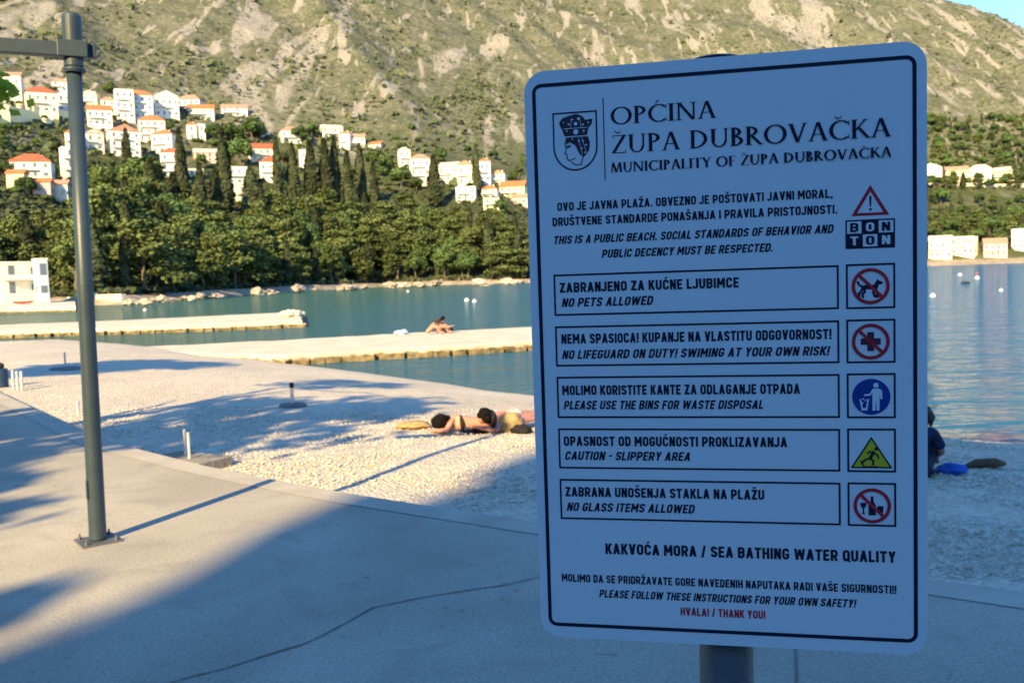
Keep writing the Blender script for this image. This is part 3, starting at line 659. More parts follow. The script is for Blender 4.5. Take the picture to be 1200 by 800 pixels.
def glyph(ch, T, t_):
    b = {'Ć': 'C', 'Č': 'C', 'Ž': 'Z', 'Š': 'S'}.get(ch, ch); g = []
    if b == 'O': g = ell(.46, .5, .44, .52, 0, 360, T, t_, 36); w_ = .92
    elif b == 'C': g = ell(.46, .5, .44, .52, 48, 312, T, t_, 28) + rc(.735, .74, .77, .96) + rc(.735, .04, .77, .24); w_ = .78
    elif b == 'P': g = stem(.14, T) + ell(.16, .735, .36, .265, -90, 90, T, t_) + rc(.14, .47, .17, .51) ; w_ = .56
    elif b == 'R': g = stem(.14, T) + ell(.16, .74, .34, .26, -90, 90, T, t_) + dg_(.26, .5, .62, 0, T) + serif(.64, 0, .08); w_ = .68
    elif b == 'B': g = stem(.14, T) + ell(.16, .755, .29, .245, -90, 90, T, t_) + ell(.16, .27, .36, .27, -90, 90, T, t_); w_ = .56
    elif b == 'D': g = stem(.14, T) + ell(.18, .5, .54, .5, -90, 90, T, t_) + rc(.1, .962, .19, 1) + rc(.1, 0, .19, .038); w_ = .78
    elif b == 'I': g = stem(.15, T); w_ = .3
    elif b == 'N': g = stem(.12, t_ * 1.2) + rc(.72 - t_ * .6, 0, .72 + t_ * .6, 1) + serif(.72, 1) + dg_(.13, 1, .70, 0, T); w_ = .84
    elif b == 'A': g = dg_(.1, 0, .36, 1, t_ * 1.25) + dg_(.64, 0, .37, 1, T) + rc(.2, .33, .55, .37) + serif(.1, 0, .1) + serif(.64, 0, .11); w_ = .74
    elif b == 'V': g = dg_(.1, 1, .36, 0, T) + dg_(.63, 1, .37, 0, t_ * 1.25) + serif(.1, 1, .11) + serif(.63, 1, .1); w_ = .73
    elif b == 'Z': g = rc(.08, .96, .62, 1) + rc(.04, 0, .62, .04) + dg_(.1, .02, .56, .98, T) + rc(.08, .84, .11, .97) + rc(.6, .03, .63, .18); w_ = .66
    elif b == 'U': g = rc(.14 - T / 2, .3, .14 + T / 2, 1) + serif(.14, 1) + rc(.64 - t_ * .6, .3, .64 + t_ * .6, 1) + serif(.64, 1, .1) + ell(.375, .32, .29, .34, 180, 360, (T + t_) / 2, t_); w_ = .76
    elif b == 'K': g = stem(.14, T) + dg_(.2, .45, .56, 1, t_ * 1.2) + dg_(.3, .58, .66, 0, T) + serif(.56, 1, .1) + serif(.68, 0, .09); w_ = .72
    elif b == 'M': g = dg_(.1, 0, .18, 1, t_ * 1.2) + dg_(.82, 0, .74, 1, T) + dg_(.2, 1, .46, 0, T) + dg_(.72, 1, .46, 0, t_ * 1.3) + serif(.1, 0, .09) + serif(.82, 0, .11); w_ = .94
    elif b == 'L': g = stem(.14, T) + rc(.14, 0, .54, .04) + rc(.52, .0, .55, .2); w_ = .56
    elif b == 'T': g = rc(.33 - T / 2, 0, .33 + T / 2, 1) + serif(.33, 0) + rc(.03, .96, .63, 1) + rc(.02, .82, .05, 1) + rc(.61, .82, .64, 1); w_ = .66
    elif b == 'Y': g = rc(.33 - T / 2, 0, .33 + T / 2, .5) + serif(.33, 0) + dg_(.33, .46, .08, 1, T) + dg_(.34, .46, .58, 1, t_ * 1.2) + serif(.08, 1, .1) + serif(.58, 1, .09); w_ = .66
    elif b == 'F': g = stem(.14, T) + rc(.14, .96, .5, 1) + rc(.14, .48, .42, .52) + rc(.48, .82, .51, 1) + rc(.4, .42, .43, .58); w_ = .52
    else: w_ = .3
    c_ = w_ * .5 - (.03 if b in 'CZ' else 0)
    if ch in 'ČŽŠ': g = g + dg_(c_ - .12, 1.24, c_, 1.08, .06) + dg_(c_ + .12, 1.24, c_, 1.08, .05)
    if ch == 'Ć': g = g + dg_(c_ - .03, 1.08, c_ + .1, 1.26, .07)
    return g, w_
def serif_line(s, u0, u1, v, cap, T, t_):
    x = 0; pieces = []
    for ch in s:
        g, w_ = glyph(ch, T, t_); pieces += [[(px + x, py) for px, py in q_] for q_ in g]; x += w_ + .035
    k_ = Ink(); xs = [px for q_ in pieces for px, py in q_]; x0, x1 = min(xs), max(xs)
    for q_ in pieces: k_.poly([(u0 + (px - x0) / (x1 - x0) * (u1 - u0), v - py * cap) for px, py in q_])
    return k_.done('text_line', M_ink)
serif_line('OPĆINA', .1190, .2595, .0792, .0228, .14, .062)
serif_line('ŽUPA DUBROVAČKA', .1194, .4779, .1178, .0240, .14, .062)
serif_line('MUNICIPALITY OF ŽUPA DUBROVAČKA', .1173, .4783, .1437, .0132, .18, .085)
k_ = Ink(); k_.stroke([(.1093, .0425), (.1093, .1531)], .0013, False); k_.done('divider_line', M_ink)

# municipal crest: crowned profile in a shield
def cr(x, y): return (.0393 + (x - 60) / 415 * .0606, .0585 + (y - 180) / 540 * .0795)
sh_o = [cr(x, y) for x, y in [(56, 178), (478, 178), (478, 500)]] + [cr(267 + 211 * math.cos(rad(a)), 500 + 222 * math.sin(rad(a))) for a in range(10, 180, 10)] + [cr(56, 500)]
sh_i = [cr(x, y) for x, y in [(70, 192), (464, 192), (464, 500)]] + [cr(267 + 197 * math.cos(rad(a)), 500 + 208 * math.sin(rad(a))) for a in range(10, 180, 10)] + [cr(70, 500)]
k_ = Ink(); k_.ringp(sh_o, sh_i)
k_.done('shield_outline', M_ink)
k_ = Ink()
k_.poly([cr(*p) for p in [(118, 272), (150, 232), (205, 214), (285, 198), (342, 224), (366, 260), (436, 252), (426, 300), (396, 332), (380, 400), (166, 400), (150, 350), (130, 312)]])
k_.poly([cr(*p) for p in [(178, 412), (388, 412), (406, 470), (396, 540), (345, 602), (312, 580), (292, 545), (268, 490), (215, 455), (182, 480)]])
for seg in ([(186, 420), (166, 470), (180, 520), (166, 560), (186, 572), (184, 600), (200, 624), (232, 620), (262, 604)], [(228, 640), (262, 668), (318, 668), (336, 600)]): k_.stroke([cr(*p) for p in seg], .0013)
k_.poly([cr(*p) for p in [(182, 490), (222, 482), (222, 500), (186, 512)]])
k_.done('crowned_head', M_crest)
k_ = Ink(.0007)
for x, y, r in ((275, 290, 17), (275, 365, 24), (305, 245, 14), (210, 290, 9), (345, 300, 9), (190, 350, 8), (350, 360, 9), (245, 250, 8), (160, 270, 7), (395, 285, 8), (340, 450, 9), (370, 490, 9), (330, 520, 8), (300, 450, 8), (355, 560, 8), (240, 430, 7)):
    p = cr(x, y); k_.disc(p, r / 415 * .0606, 14)
for y in (330, 404): k_.stroke([cr(160, y), cr(382, y)], .0008, False)
for x0, y0, x1, y1 in ((235, 240, 225, 330), (320, 260, 325, 330), (300, 420, 330, 580), (330, 420, 370, 560)): k_.stroke([cr(x0, y0), cr(x1, y1)], .0006, False)
k_.done('crest_highlights', M_sign)

# warning triangle and the two-word tile panel
k_ = Ink(); TO = [(.4523, .1780), (.4288, .2172), (.4752, .2172)]; cc_ = (.4522, .2055)
TI = [(cc_[0] + (x - cc_[0]) * .70, cc_[1] + (y - cc_[1]) * .70) for x, y in TO]; k_.ringp(TO, TI); k_.done('warning_triangle', M_red)
k_ = Ink(); k_.poly([(.4508, .1925), (.4538, .1925), (.4530, .2060), (.4516, .2060)]); k_.disc((.4523, .2094), .0016); k_.done('exclamation_mark', M_ink)
k_ = Ink(); k_.poly(rrect(.4213, .2222, .4821, .2596, .001, 3)); k_.done('tile_panel', M_ink)
for r_ in range(2):
    for c_ in range(3):
        u0, v0 = .4233 + c_ * .01945, .2242 + r_ * .0173; light = (r_ + c_) % 2 == 0
        if light:
            k_ = Ink(.0007); k_.poly([(u0, v0), (u0 + .0178, v0), (u0 + .0178, v0 + .0157), (u0, v0 + .0157)]); k_.done('tile', M_sign)
        o = textline('BONTON'[r_ * 3 + c_], u0 + .0038, u0 + .0140, v0 + .0136, .0115, M_ink if light else M_sign, False, .19, .0011)

# boxed rules
for v0, v1 in ((.2800, .3377), (.3524, .4090), (.4234, .4820), (.4967, .5540), (.5690, .6268)):
    frame(.0334, v0, .4126, v1, .0025, .001)
    frame(.4214, v0 - .0006, .4822, v1 + .0004, .0025, .001)
IC = [(.4518, .3088), (.4516, .3812), (.4519, .4540), (.4517, .5275), (.4522, .5994)]
def prohibit(c_, slash=True):
    k_ = Ink(.0010); k_.annulus(c_, .0192, .0235)
    if slash:
        d = .0205 * .707; k_.stroke([(c_[0] - d, c_[1] - d), (c_[0] + d, c_[1] + d)], .0042, False)
    return k_.done('prohibition_ring', M_red)
# dog
c_ = IC[0]; q = lambda x, y: (c_[0] + x * .0165, c_[1] + y * .0165)
k_ = Ink(); k_.poly([q(*p) for p in [(-.62, -.02), (-.3, -.12), (.25, -.1), (.42, -.38), (.52, -.58), (.62, -.42), (.92, -.32), (.88, -.16), (.62, -.1), (.52, .2), (.42, .32), (-.2, .22), (-.5, .3), (-.68, .2)]])
for leg in ([(.42, .2), (.5, .55), (.44, .82), (.56, .84)], [(.3, .2), (.2, .5), (.3, .8), (.38, .82)], [(-.5, .2), (-.42, .45), (-.62, .62), (-.56, .85)], [(-.6, .1), (-.7, .42), (-.88, .55), (-.84, .8)], [(-.6, .02), (-.85, -.12), (-.95, -.35)]): k_.stroke([q(*p) for p in leg], .0028)
k_.done('dog_pictogram', M_ink); prohibit(c_)
# cross
c_ = IC[1]; k_ = Ink(); a = .0042; b = .0125
k_.poly([(c_[0] + x, c_[1] + y) for x, y in [(-a, -b), (a, -b), (a, -a), (b, -a), (b, a), (a, a), (a, b), (-a, b), (-a, a), (-b, a), (-b, -a), (-a, -a)]])
k_.done('cross_pictogram', mat('dark_red_ink', (.13, .03, .05), .5, .1, 20)); prohibit(c_)
# litter bin
c_ = IC[2]; k_ = Ink(); k_.disc(c_, .0238, 40); k_.done('blue_disc', M_blue); q = lambda x, y: (c_[0] + x * .0238, c_[1] + y * .0238)
k_ = Ink(.0007); k_.disc(q(.25, -.64), .0034); k_.poly([q(*p) for p in [(.06, -.46), (.44, -.46), (.56, -.34), (.58, .12), (.48, .14), (.44, -.2), (.42, .76), (.27, .76), (.25, .16), (.2, .76), (.05, .76), (.06, -.2)]])
k_.stroke([q(.1, -.4), q(-.06, -.12), q(-.34, -.1)], .0022); k_.poly([q(*p) for p in [(-.62, .12), (-.53, .12), (-.45, .62), (-.28, .62), (-.2, .12), (-.11, .12), (-.22, .76), (-.51, .76)]])
for x, y in ((-.42, .12), (-.3, .2), (-.46, .34)): k_.disc(q(x, y), .0011, 8)
k_.done('bin_pictogram', M_sign)
# slippery
c_ = IC[3]; T0 = [(c_[0], c_[1] - .0205), (c_[0] - .0262, c_[1] + .0215), (c_[0] + .0262, c_[1] + .0215)]; g_ = (c_[0], c_[1] + .0075)
T1 = [(g_[0] + (x - g_[0]) * .86, g_[1] + (y - g_[1]) * .86) for x, y in T0]
k_ = Ink(); k_.ringp(T0, T1); k_.done('triangle_border', M_ink); k_ = Ink(); k_.poly(T1); k_.done('yellow_triangle', M_yel)
q = lambda x, y: (c_[0] + x * .02, c_[1] + .004 + y * .02); k_ = Ink(.0007); k_.disc(q(.3, -.42), .0024)
for st, wd in (([(.12, -.18), (-.08, .2)], .0042), ([(-.08, .2), (.12, .4), (.08, .62)], .0026), ([(-.08, .2), (-.35, .3), (-.62, .52)], .0026), ([(.14, -.2), (-.1, -.24), (-.24, -.1)], .002), ([(.14, -.16), (.38, .0), (.44, .2)], .002), ([(-.5, .76), (.4, .76)], .0012), ([(-.68, .4), (-.5, .7)], .0018)): k_.stroke([q(*p) for p in st], wd)
k_.done('slipping_person_pictogram', M_ink)
# bottle, glass and cup
c_ = IC[4]; q = lambda x, y: (c_[0] + x * .0175, c_[1] + y * .0175); k_ = Ink()
k_.poly([q(*p) for p in [(-.1, -.72), (.1, -.72), (.1, -.3), (.26, -.06), (.26, .74), (-.26, .74), (-.26, -.06), (-.1, -.3)]])
k_.poly([q(*p) for p in [(-.86, -.22), (-.4, -.22), (-.46, .08), (-.58, .2), (-.58, .56), (-.44, .64), (-.82, .64), (-.68, .56), (-.68, .2), (-.8, .08)]])
k_.poly([q(*p) for p in [(.36, .02), (.82, .02), (.76, .62), (.42, .62)]]); k_.done('glassware_pictogram', M_ink); prohibit(c_)

# post, cap, clamps
bm = bmesh.new(); lathe(bm, [(post_r, -.25), (post_r, V0 + .004)], 40); post = from_bm('post', bm, sign, M_galv, False)
for p_ in post.data.polygons: p_.use_smooth = len(p_.vertices) == 4
bm = bmesh.new(); lathe(bm, [(post_r + .003, V0 - .012), (post_r + .003, V0 + .0045), (post_r * .8, V0 + .0085), (post_r * .3, V0 + .0095)], 32); from_bm('cap', bm, post, mat('black_plastic', (.012, .012, .014), .5, .1, 20))
for zc in (V0 - .15, V0 - Hd + .15):
    bm = bmesh.new(); lathe(bm, [(post_r + .004, zc - .02), (post_r + .004, zc + .02)], 32); box(bm, (0, -post_r - .006, zc), (.12, .006, .04)); from_bm('clamp', bm, sign, M_galv)

# ------------------------------------------------------------------ lamp post
base = at(115, 634, 0); top = atd(83.5, 17, base.y)
lean = (top - base).normalized(); Hl = (top - base).length
q_ = Vector((0, 0, 1)).rotation_difference(lean)
lp = empty('lamp_post', base); lp.rotation_mode = 'QUATERNION'; lp.rotation_quaternion = q_
tag(lp, 'tall dark grey steel post with side arm on bolted base plate at left', 'lamp post')
bm = bmesh.new(); lathe(bm, [(.054, .012), (.052, .03), (.051, .35), (.048, 1.5), (.044, Hl - .33)], 28); o = from_bm('pole', bm, lp, M_steel, True)
bm = bmesh.new(); lathe(bm, [(.062, Hl - .35), (.066, Hl - .335), (.066, Hl - .325), (.05, Hl - .315)], 28); from_bm('collar', bm, o, M_steel)
bm = bmesh.new(); lathe(bm, [(.056, Hl - .312), (.056, Hl - .025), (.050, Hl - .004), (.03, Hl)], 28); from_bm('spigot', bm, lp, M_steel)
bm = bmesh.new(); box(bm, (0, 0, .006), (.235, .235, .012), Matrix.Rotation(rad(38), 4, 'Z'), .002); plate = from_bm('base_plate', bm, lp, M_galv)
for sx in (-1, 1):
    for sy in (-1, 1):
        bm = bmesh.new(); p = Matrix.Rotation(rad(38), 3, 'Z') @ Vector((sx * .088, sy * .088, 0)); lathe(bm, [(.014, .013), (.014, .026), (.007, .0265), (.007, .045)], 6, (p.x, p.y, 0)); from_bm('bolt', bm, plate, M_galv)
arm_dir = Vector((-.93, -.36, 0)).normalized(); ang = math.atan2(arm_dir.y, arm_dir.x)
zA = Hl - .215
bm = bmesh.new(); box(bm, (.36, 0, zA), (.98, .07, .085), Matrix.Rotation(ang, 4, 'Z'), .006); arm = from_bm('arm', bm, lp, M_steel)
bm = bmesh.new(); box(bm, (.0, 0, zA), (.17, .135, .10), Matrix.Rotation(ang, 4, 'Z'), .006); from_bm('bracket', bm, arm, M_steel)
bm = bmesh.new(); box(bm, (1.12, 0, zA + .005), (.55, .17, .07), Matrix.Rotation(ang, 4, 'Z'), .02); lh = from_bm('lamp_head', bm, lp, M_steel)
bm = bmesh.new(); box(bm, (1.14, 0, zA - .034), (.42, .12, .010), Matrix.Rotation(ang, 4, 'Z'), .003); from_bm('diffuser', bm, lh, mat('lamp_diffuser', (.6, .6, .58), .3, .03, 5))
bm = bmesh.new(); box(bm, (-.050, -.012, .34), (.010, .045, .12), Matrix.Rotation(.5, 4, 'Z'), .004); from_bm('access_door', bm, o, M_steel)

# ------------------------------------------------------------------ trees
def ellip_shell(n, c_, s_, lo=.6):
    d = rng.normal(size=(n, 3)); d /= np.linalg.norm(d, axis=1, keepdims=True); r = rng.uniform(lo, 1, n)[:, None]
    return c_ + d * s_ * r, d / s_ * np.mean(s_)
def crown_pine(seed, H=14.0, R=4.6, n=4600, flat=.62, leaf=.46):
    r_ = np.random.default_rng(seed); C = []; Nn = []; lobes = 30
    for i in range(lobes):
        a = r_.uniform(0, 6.283); h = r_.uniform(0, 1) ** .8; rad_ = R * (1 - .75 * h ** 1.6) * r_.uniform(.35, 1.0)
        c_ = np.array([rad_ * math.cos(a), rad_ * math.sin(a), H * (.17 + .74 * h)]); s_ = np.array([1, 1, flat]) * r_.uniform(.9, 2.1) * R / 4.6
        p, nn_ = ellip_shell(n // lobes, c_, s_ * 1.15, .25); C.append(p); Nn.append(nn_ + r_.normal(size=p.shape) * .7 + np.array([0, 0, .25]))
    C = np.concatenate(C); return leaf_mesh('crown', C, np.concatenate(Nn), r_.uniform(.6, 1.3, len(C)) * leaf)
def crown_cypress(seed, H=15.0, R=1.5, n=2300):
    r_ = np.random.default_rng(seed); h = r_.uniform(0, 1, n) ** .85; a = r_.uniform(0, 6.283, n)
    prof = R * np.minimum(1, (h + .04) * 7) * (1 - h ** 1.7) ** .75 * (1 + .22 * np.sin(a * 3 + h * 9 + seed) + .16 * np.sin(h * 31 + a * 5))
    rr_ = prof * r_.uniform(.6, 1.05, n)
    C = np.stack([rr_ * np.cos(a), rr_ * np.sin(a), H * (.05 + .95 * h)], -1)
    Nn = np.stack([np.cos(a), np.sin(a), np.full(n, .3)], -1) + r_.normal(size=(n, 3)) * .38
    return leaf_mesh('crown', C, Nn, r_.uniform(.35, .75, n), 1.5)
def crown_round(seed, H=9.0, R=3.6, n=2400, leaf=.5, boxy=False, lobes=16):
    r_ = np.random.default_rng(seed); C = []; Nn = []
    for i in range(lobes):
        d = r_.normal(size=3); d /= np.linalg.norm(d); d[2] = abs(d[2]) * .9 - .25
        c_ = np.array([0, 0, H * .58]) + d * np.array([R * .68, R * .68, H * .36]); s_ = np.array([1, 1, .85]) * r_.uniform(.30, .5) * R
        p, nn_ = ellip_shell(n // lobes, c_, s_, .5); C.append(p); Nn.append(nn_ + r_.normal(size=p.shape) * .45)
    C = np.concatenate(C); return leaf_mesh('crown', C, np.concatenate(Nn), r_.uniform(.6, 1.3, len(C)) * leaf)
def trunk_mesh(seed, H, r0, limbs=5, spread=2.5, upto=.75):
    r_ = random.Random(seed); bm = bmesh.new()
    axis = [Vector((.25 * math.sin(k * 1.3 + seed), .25 * math.cos(k * 1.7 + seed), H * upto * k / 5 - (.6 if k == 0 else 0))) for k in range(6)]
    tube(bm, axis, [r0 * (1.25 - .95 * k / 5) for k in range(6)], 7)
    for i in range(limbs):
        a = r_.uniform(0, 6.28); h = r_.uniform(.35, .7); s_ = Vector((0, 0, H * upto * h)) + axis[2] * .0
        j = min(4, int(h * 5)); s_ = axis[j].lerp(axis[j + 1], h * 5 - j)
        e_ = s_ + Vector((math.cos(a) * spread * r_.uniform(.5, 1), math.sin(a) * spread * r_.uniform(.5, 1), H * r_.uniform(.12, .26)))
        tube(bm, [s_, s_.lerp(e_, .5) + Vector((0, 0, .3)), e_], [r0 * .5, r0 * .32, r0 * .1], 6)
    me = bpy.data.meshes.new('trunk'); bm.normal_update(); bm.to_mesh(me); bm.free(); me.materials.append(M_bark); return me
def proto(kind, ms, tr_, H):
    for m_ in ms: m_[0].materials.append(m_[1])
    return (kind, [m_[0] for m_ in ms], tr_, H)
PINES = [proto('pine_tree', [(crown_pine(s, 14, r_, flat=fl), M_pine)], trunk_mesh(s, 14, .26, 6, r_ * .6), 14.0) for s, r_, fl in ((1, 4.8, .55), (2, 4.2, .7), (3, 5.4, .5), (4, 3.8, .8))]
CYPS = [proto('cypress_tree', [(crown_cypress(s, 15, r_), M_cyp)], trunk_mesh(s, 15, .2, 0, 1, .8), 15.0) for s, r_ in ((11, 1.45), (12, 1.8), (13, 1.2))]
ROUND = [proto('broadleaf_tree', [(crown_round(s, 9, r_), M_leaf)], trunk_mesh(s, 9, .2, 5, 2, .7), 9.0) for s, r_ in ((21, 3.4), (22, 4.0), (23, 3.0))]
def plant(pr, x, y, z, H, label, group=None, wide=1.0, cat='tree', name=None):
    kind, ms, tr_, H0 = pr; s = H / H0
    r_ = empty(name or kind, (x, y, z), random.uniform(0, 6.28), label, cat, group); r_.scale = (s * wide, s * wide, s)
    for m_ in ms:
        o_ = bpy.data.objects.new('crown', m_); COL.objects.link(o_); o_.parent = r_
    if tr_ is not None:
        o_ = bpy.data.objects.new('trunk', tr_); COL.objects.link(o_); o_.parent = r_
    return r_

placed = []
def free(x, y, sep):
    return all((x - a) ** 2 + (y - b) ** 2 > sep * sep for a, b in placed)
SKY_X = [-80, 0, 30, 75, 100, 118, 165, 205, 222, 245, 262, 292, 300, 332, 350, 380, 440, 462, 480, 520, 545, 600, 640]
SKY_Y = [252, 250, 238, 240, 232, 190, 192, 214, 212, 212, 244, 244, 220, 216, 202, 190, 186, 190, 222, 238, 240, 246, 246]
def zone(px):
    if px < 100: return 'behind the white shore house'
    if px < 215: return 'just right of the lamp post'
    if px < 330: return 'in the dense middle of the wood'
    if px < 470: return 'above the rocky far shore'
    return 'beside the notice board'
# cypresses one can tell apart: (px, top y, base y, width factor, label)
for px, yt, yb, wd, lab in (
    (180, 186, 262, 1.9, 'broad dark cypress rising left of the tall white house with blue panes'),
    (205, 203, 262, 1.6, 'cypress directly below the tall white house with blue panes'),
    (214, 150, 235, 1.3, 'slim cypress right of the cream house, high among the houses'),
    (150, 150, 205, 1.0, 'small cypress between two white houses just right of lamp post'),
    (265, 150, 250, 1.7, 'wide cypress left of the terraced white block'),
    (255, 198, 262, 1.5, 'dark cypress under the pink house'),
    (296, 196, 262, 1.6, 'cypress between the terraced white block and the red roofed house'),
    (328, 160, 262, 1.2, 'tall thin cypress at the right end of the red roofed house'),
    (346, 168, 262, 1.3, 'second tall thin cypress right of the red roofed house'),
    (367, 165, 262, 1.9, 'broad olive green cypress below the long white villa'),
    (384, 163, 262, 1.6, 'tall cypress under the left end of the long white villa'),
    (395, 160, 258, 1.4, 'tallest cypress in the clump under the long white villa'),
    (410, 178, 262, 1.5, 'brownish cypress in the clump under the salmon roofed house'),
    (424, 170, 250, 1.3, 'cypress at the right side of the clump under the salmon roofed house'),
    (510, 182, 245, 1.5, 'dark cypress between the two white villas nearest the notice board'),
    (559, 170, 230, .9, 'slender tall cypress in front of the large cream villa'),
    (62, 182, 215, .9, 'small slim cypress beside the wide red roofed house at far left'),
    (237, 190, 262, 1.5, 'cypress below the small white houses in the middle'),
    (308, 215, 280, 1.4, 'lower cypress in front of the white house with the red roof'),
    (440, 190, 262, 1.3, 'cypress left of the round green tree beside the villas')):
    b = at_terr(px, yb); tp = atd(px, yt, b.y)
    plant(random.choice(CYPS), b.x, b.y, terr(b.x, b.y) - .4, tp.z - b.z, lab, None, wd * 5.5 / F * b.y / (1.5 * (tp.z - b.z) / 15)); placed.append((b.x, b.y))
# single broadleaf and pine trees among the houses
for px, yt, yb, wd, kind, lab in (
    (172, 178, 235, 1.3, 'r', 'bright green leafy tree below the white pink roofed house'),
    (128, 185, 240, 1.3, 'r', 'light green leafy tree touching the right side of the lamp post'),
    (130, 94, 116, 1.2, 'r', 'dark green tree above the orange roofed house near lamp post'),
    (252, 142, 172, 1.0, 'r', 'green tree under the salmon roofed top house, left one'),
    (272, 140, 176, 1.1, 'r', 'green tree under the salmon roofed top house, middle one'),
    (296, 136, 170, 1.1, 'r', 'dark tree right of the salmon roofed top house'),
    (282, 160, 196, 1.0, 'r', 'yellow green tree left of the red roofed house'),
    (236, 178, 198, 1.0, 'r', 'dark tree behind the small white houses'),
    (199, 140, 158, 1.0, 'r', 'dark tree between the cream house and the small white house'),
    (352, 146, 172, 1.2, 'r', 'dark green tree right of the white salmon roofed house'),
    (366, 140, 166, 1.0, 'r', 'green tree above the clump of cypresses'),
    (470, 194, 222, 1.1, 'r', 'round dark green tree below the stepped white villa'),
    (488, 206, 226, 1.0, 'r', 'round green tree in front of the stepped white villa'),
    (452, 180, 205, 1.1, 'r', 'green tree left of the stepped white villa'),
    (440, 174, 200, 1.1, 'r', 'green tree right of the small orange roofed house'),
    (516, 172, 192, 1.0, 'r', 'pale green tree above the cream villa'),
    (586, 232, 252, 1.0, 'r', 'green tree below the yellow house at the notice board'),
    (25, 168, 182, 1.0, 'r', 'green tree on the grassy bank above the wide red roofed house'),
    (66, 162, 184, 1.0, 'r', 'bright green tree on the grassy bank by the lamp post'),
    (30, 205, 230, 1.2, 'r', 'dark tree in front of the lower orange roofs at far left'),
    (4, 185, 215, 1.0, 'r', 'dark tree left of the wide red roofed house'),
    (65, 322, 346, 1.3, 'o', 'olive brown domed bush on the quay right of the white shore house'),
    (8, 325, 352, 1.2, 'r', 'green shrub in front of the white shore house, left one'),
    (30, 338, 354, 1.0, 'r', 'low green shrub in front of the white shore house door'),
    (1112, 182, 198, 1.2, 'r', 'light green tree beside the first white house right of the notice board')):
    b = at_terr(px, yb); tp = atd(px, yt, b.y); pr = random.choice(ROUND)
    o = plant(pr, b.x, b.y, terr(b.x, b.y) - .3, max(2.0, tp.z - b.z), lab, None, wd, 'shrub' if ('shrub' in lab or 'bush' in lab) else 'tree')
    if kind == 'o':
        o.children[0].data = o.children[0].data.copy(); o.children[0].data.materials[0] = M_olive
    placed.append((b.x, b.y))
# the wood along the far shore
cand = []
for i in range(5200):
    px = random.uniform(-70, 640); sh = at(px, 340, 0)
    D = random.uniform(130, 420); x = (px - 600) / F * D; cand.append((x, D))
CA = np.array(cand); zc, dc = hill(CA); cnt = 0
order = np.argsort(CA[:, 1])
for i in order:
    x, y = CA[i]
    if not (7 < dc[i] < 122): continue
    px, py = proj((x, y, zc[i]))
    if px < 52 and dc[i] < 14: continue
    lim = float(np.interp(px, SKY_X, SKY_Y))
    H = random.uniform(13, 21) * (.82 if dc[i] < 16 else 1)
    tz = atd(px, lim + random.uniform(0, 14), y).z - zc[i]
    H = min(H, tz)
    if H < 6.5 or not free(x, y, 4.6 + .010 * y): continue
    placed.append((x, y)); cnt += 1
    if random.random() < .27: pr, wd, kd = random.choice(CYPS), 1.15, 'dark narrow cypress'
    elif random.random() < .16: pr, wd, kd = random.choice(ROUND), .9, 'leafy rounded tree'
    else: pr, wd, kd = random.choice(PINES), random.uniform(1.1, 1.4), 'green spreading pine'
    row = 'in the front row' if dc[i] < 26 else 'behind the front row'
    plant(pr, x, y, zc[i] - .4, H, f'{kd} {row}, {zone(px)}', f'{kd}s {row} {zone(px)}', wd * (1 if H > 11 else 1.25))
    if cnt > 285: break
print('wood trees', cnt)
# undergrowth between the trunks
n = 30000; pxs = rng.uniform(-90, 660, n); Ds = rng.uniform(130, 470, n); q = np.stack([(pxs - 600) / F * Ds, Ds], -1); zq, dq = hill(q)
pxs2 = rng.uniform(1070, 1232, 9000); Ds2 = rng.uniform(490, 720, 9000); q2 = np.stack([(pxs2 - 600) / F * Ds2, Ds2], -1); zq2, dq2 = hill(q2); q = np.concatenate([q, q2]); zq = np.concatenate([zq, zq2]); dq = np.concatenate([dq, np.where(np.abs(dq2 - 112) < 16, 0, dq2)])
k = (dq > 5) & (dq < 150) & ((q[:, 1] < 480) | (dq > 26)); q, zq = q[k], zq[k]; C = np.concatenate([q, (zq + rng.uniform(.1, 1.2, len(q)))[:, None]], -1)
tag(link('undergrowth', leaf_mesh('undergrowth', C, rng.normal(size=C.shape) * .5 + np.array([0, -.5, 1]), rng.uniform(.8, 2.0, len(C))), None, M_cyp), 'dark undergrowth covering the ground below the trees of the far shore', 'undergrowth', kind='stuff')
# right-hand slope across the bay
placed_r = []; cnt = 0
for i in range(5200):
    px = random.uniform(1074, 1225); y = random.uniform(488, 800); x = (px - 600) / F * y * 1.0
    z, d = hill(np.array([[x, y]])); z, d = float(z[0]), float(d[0])
    px, py = proj((x, y, z))
    if d < 30 or d > 255: continue
    if 104 < d < 128: continue
    if any((x - a) ** 2 + (y - b) ** 2 < 30 for a, b in placed_r): continue
    H = random.uniform(7, 12) * (.75 if d > 135 else 1)
    if px > 1084 and 72 < d < 97: H = min(H, 5)
    placed_r.append((x, y)); cnt += 1
    pr, kd = (random.choice(CYPS), 'dark slim cypress') if random.random() < .16 else ((random.choice(PINES), 'grey green pine') if random.random() < .5 else (random.choice(ROUND), 'green leafy tree'))
    where = 'above the row of houses' if d > 120 else 'between the shore and the row of houses'
    plant(pr, x, y, z - .3, H, f'{kd} across the bay {where}', f'{kd}s across the bay {where}', 1.3)
    if cnt > 275: break
print('right trees', cnt)

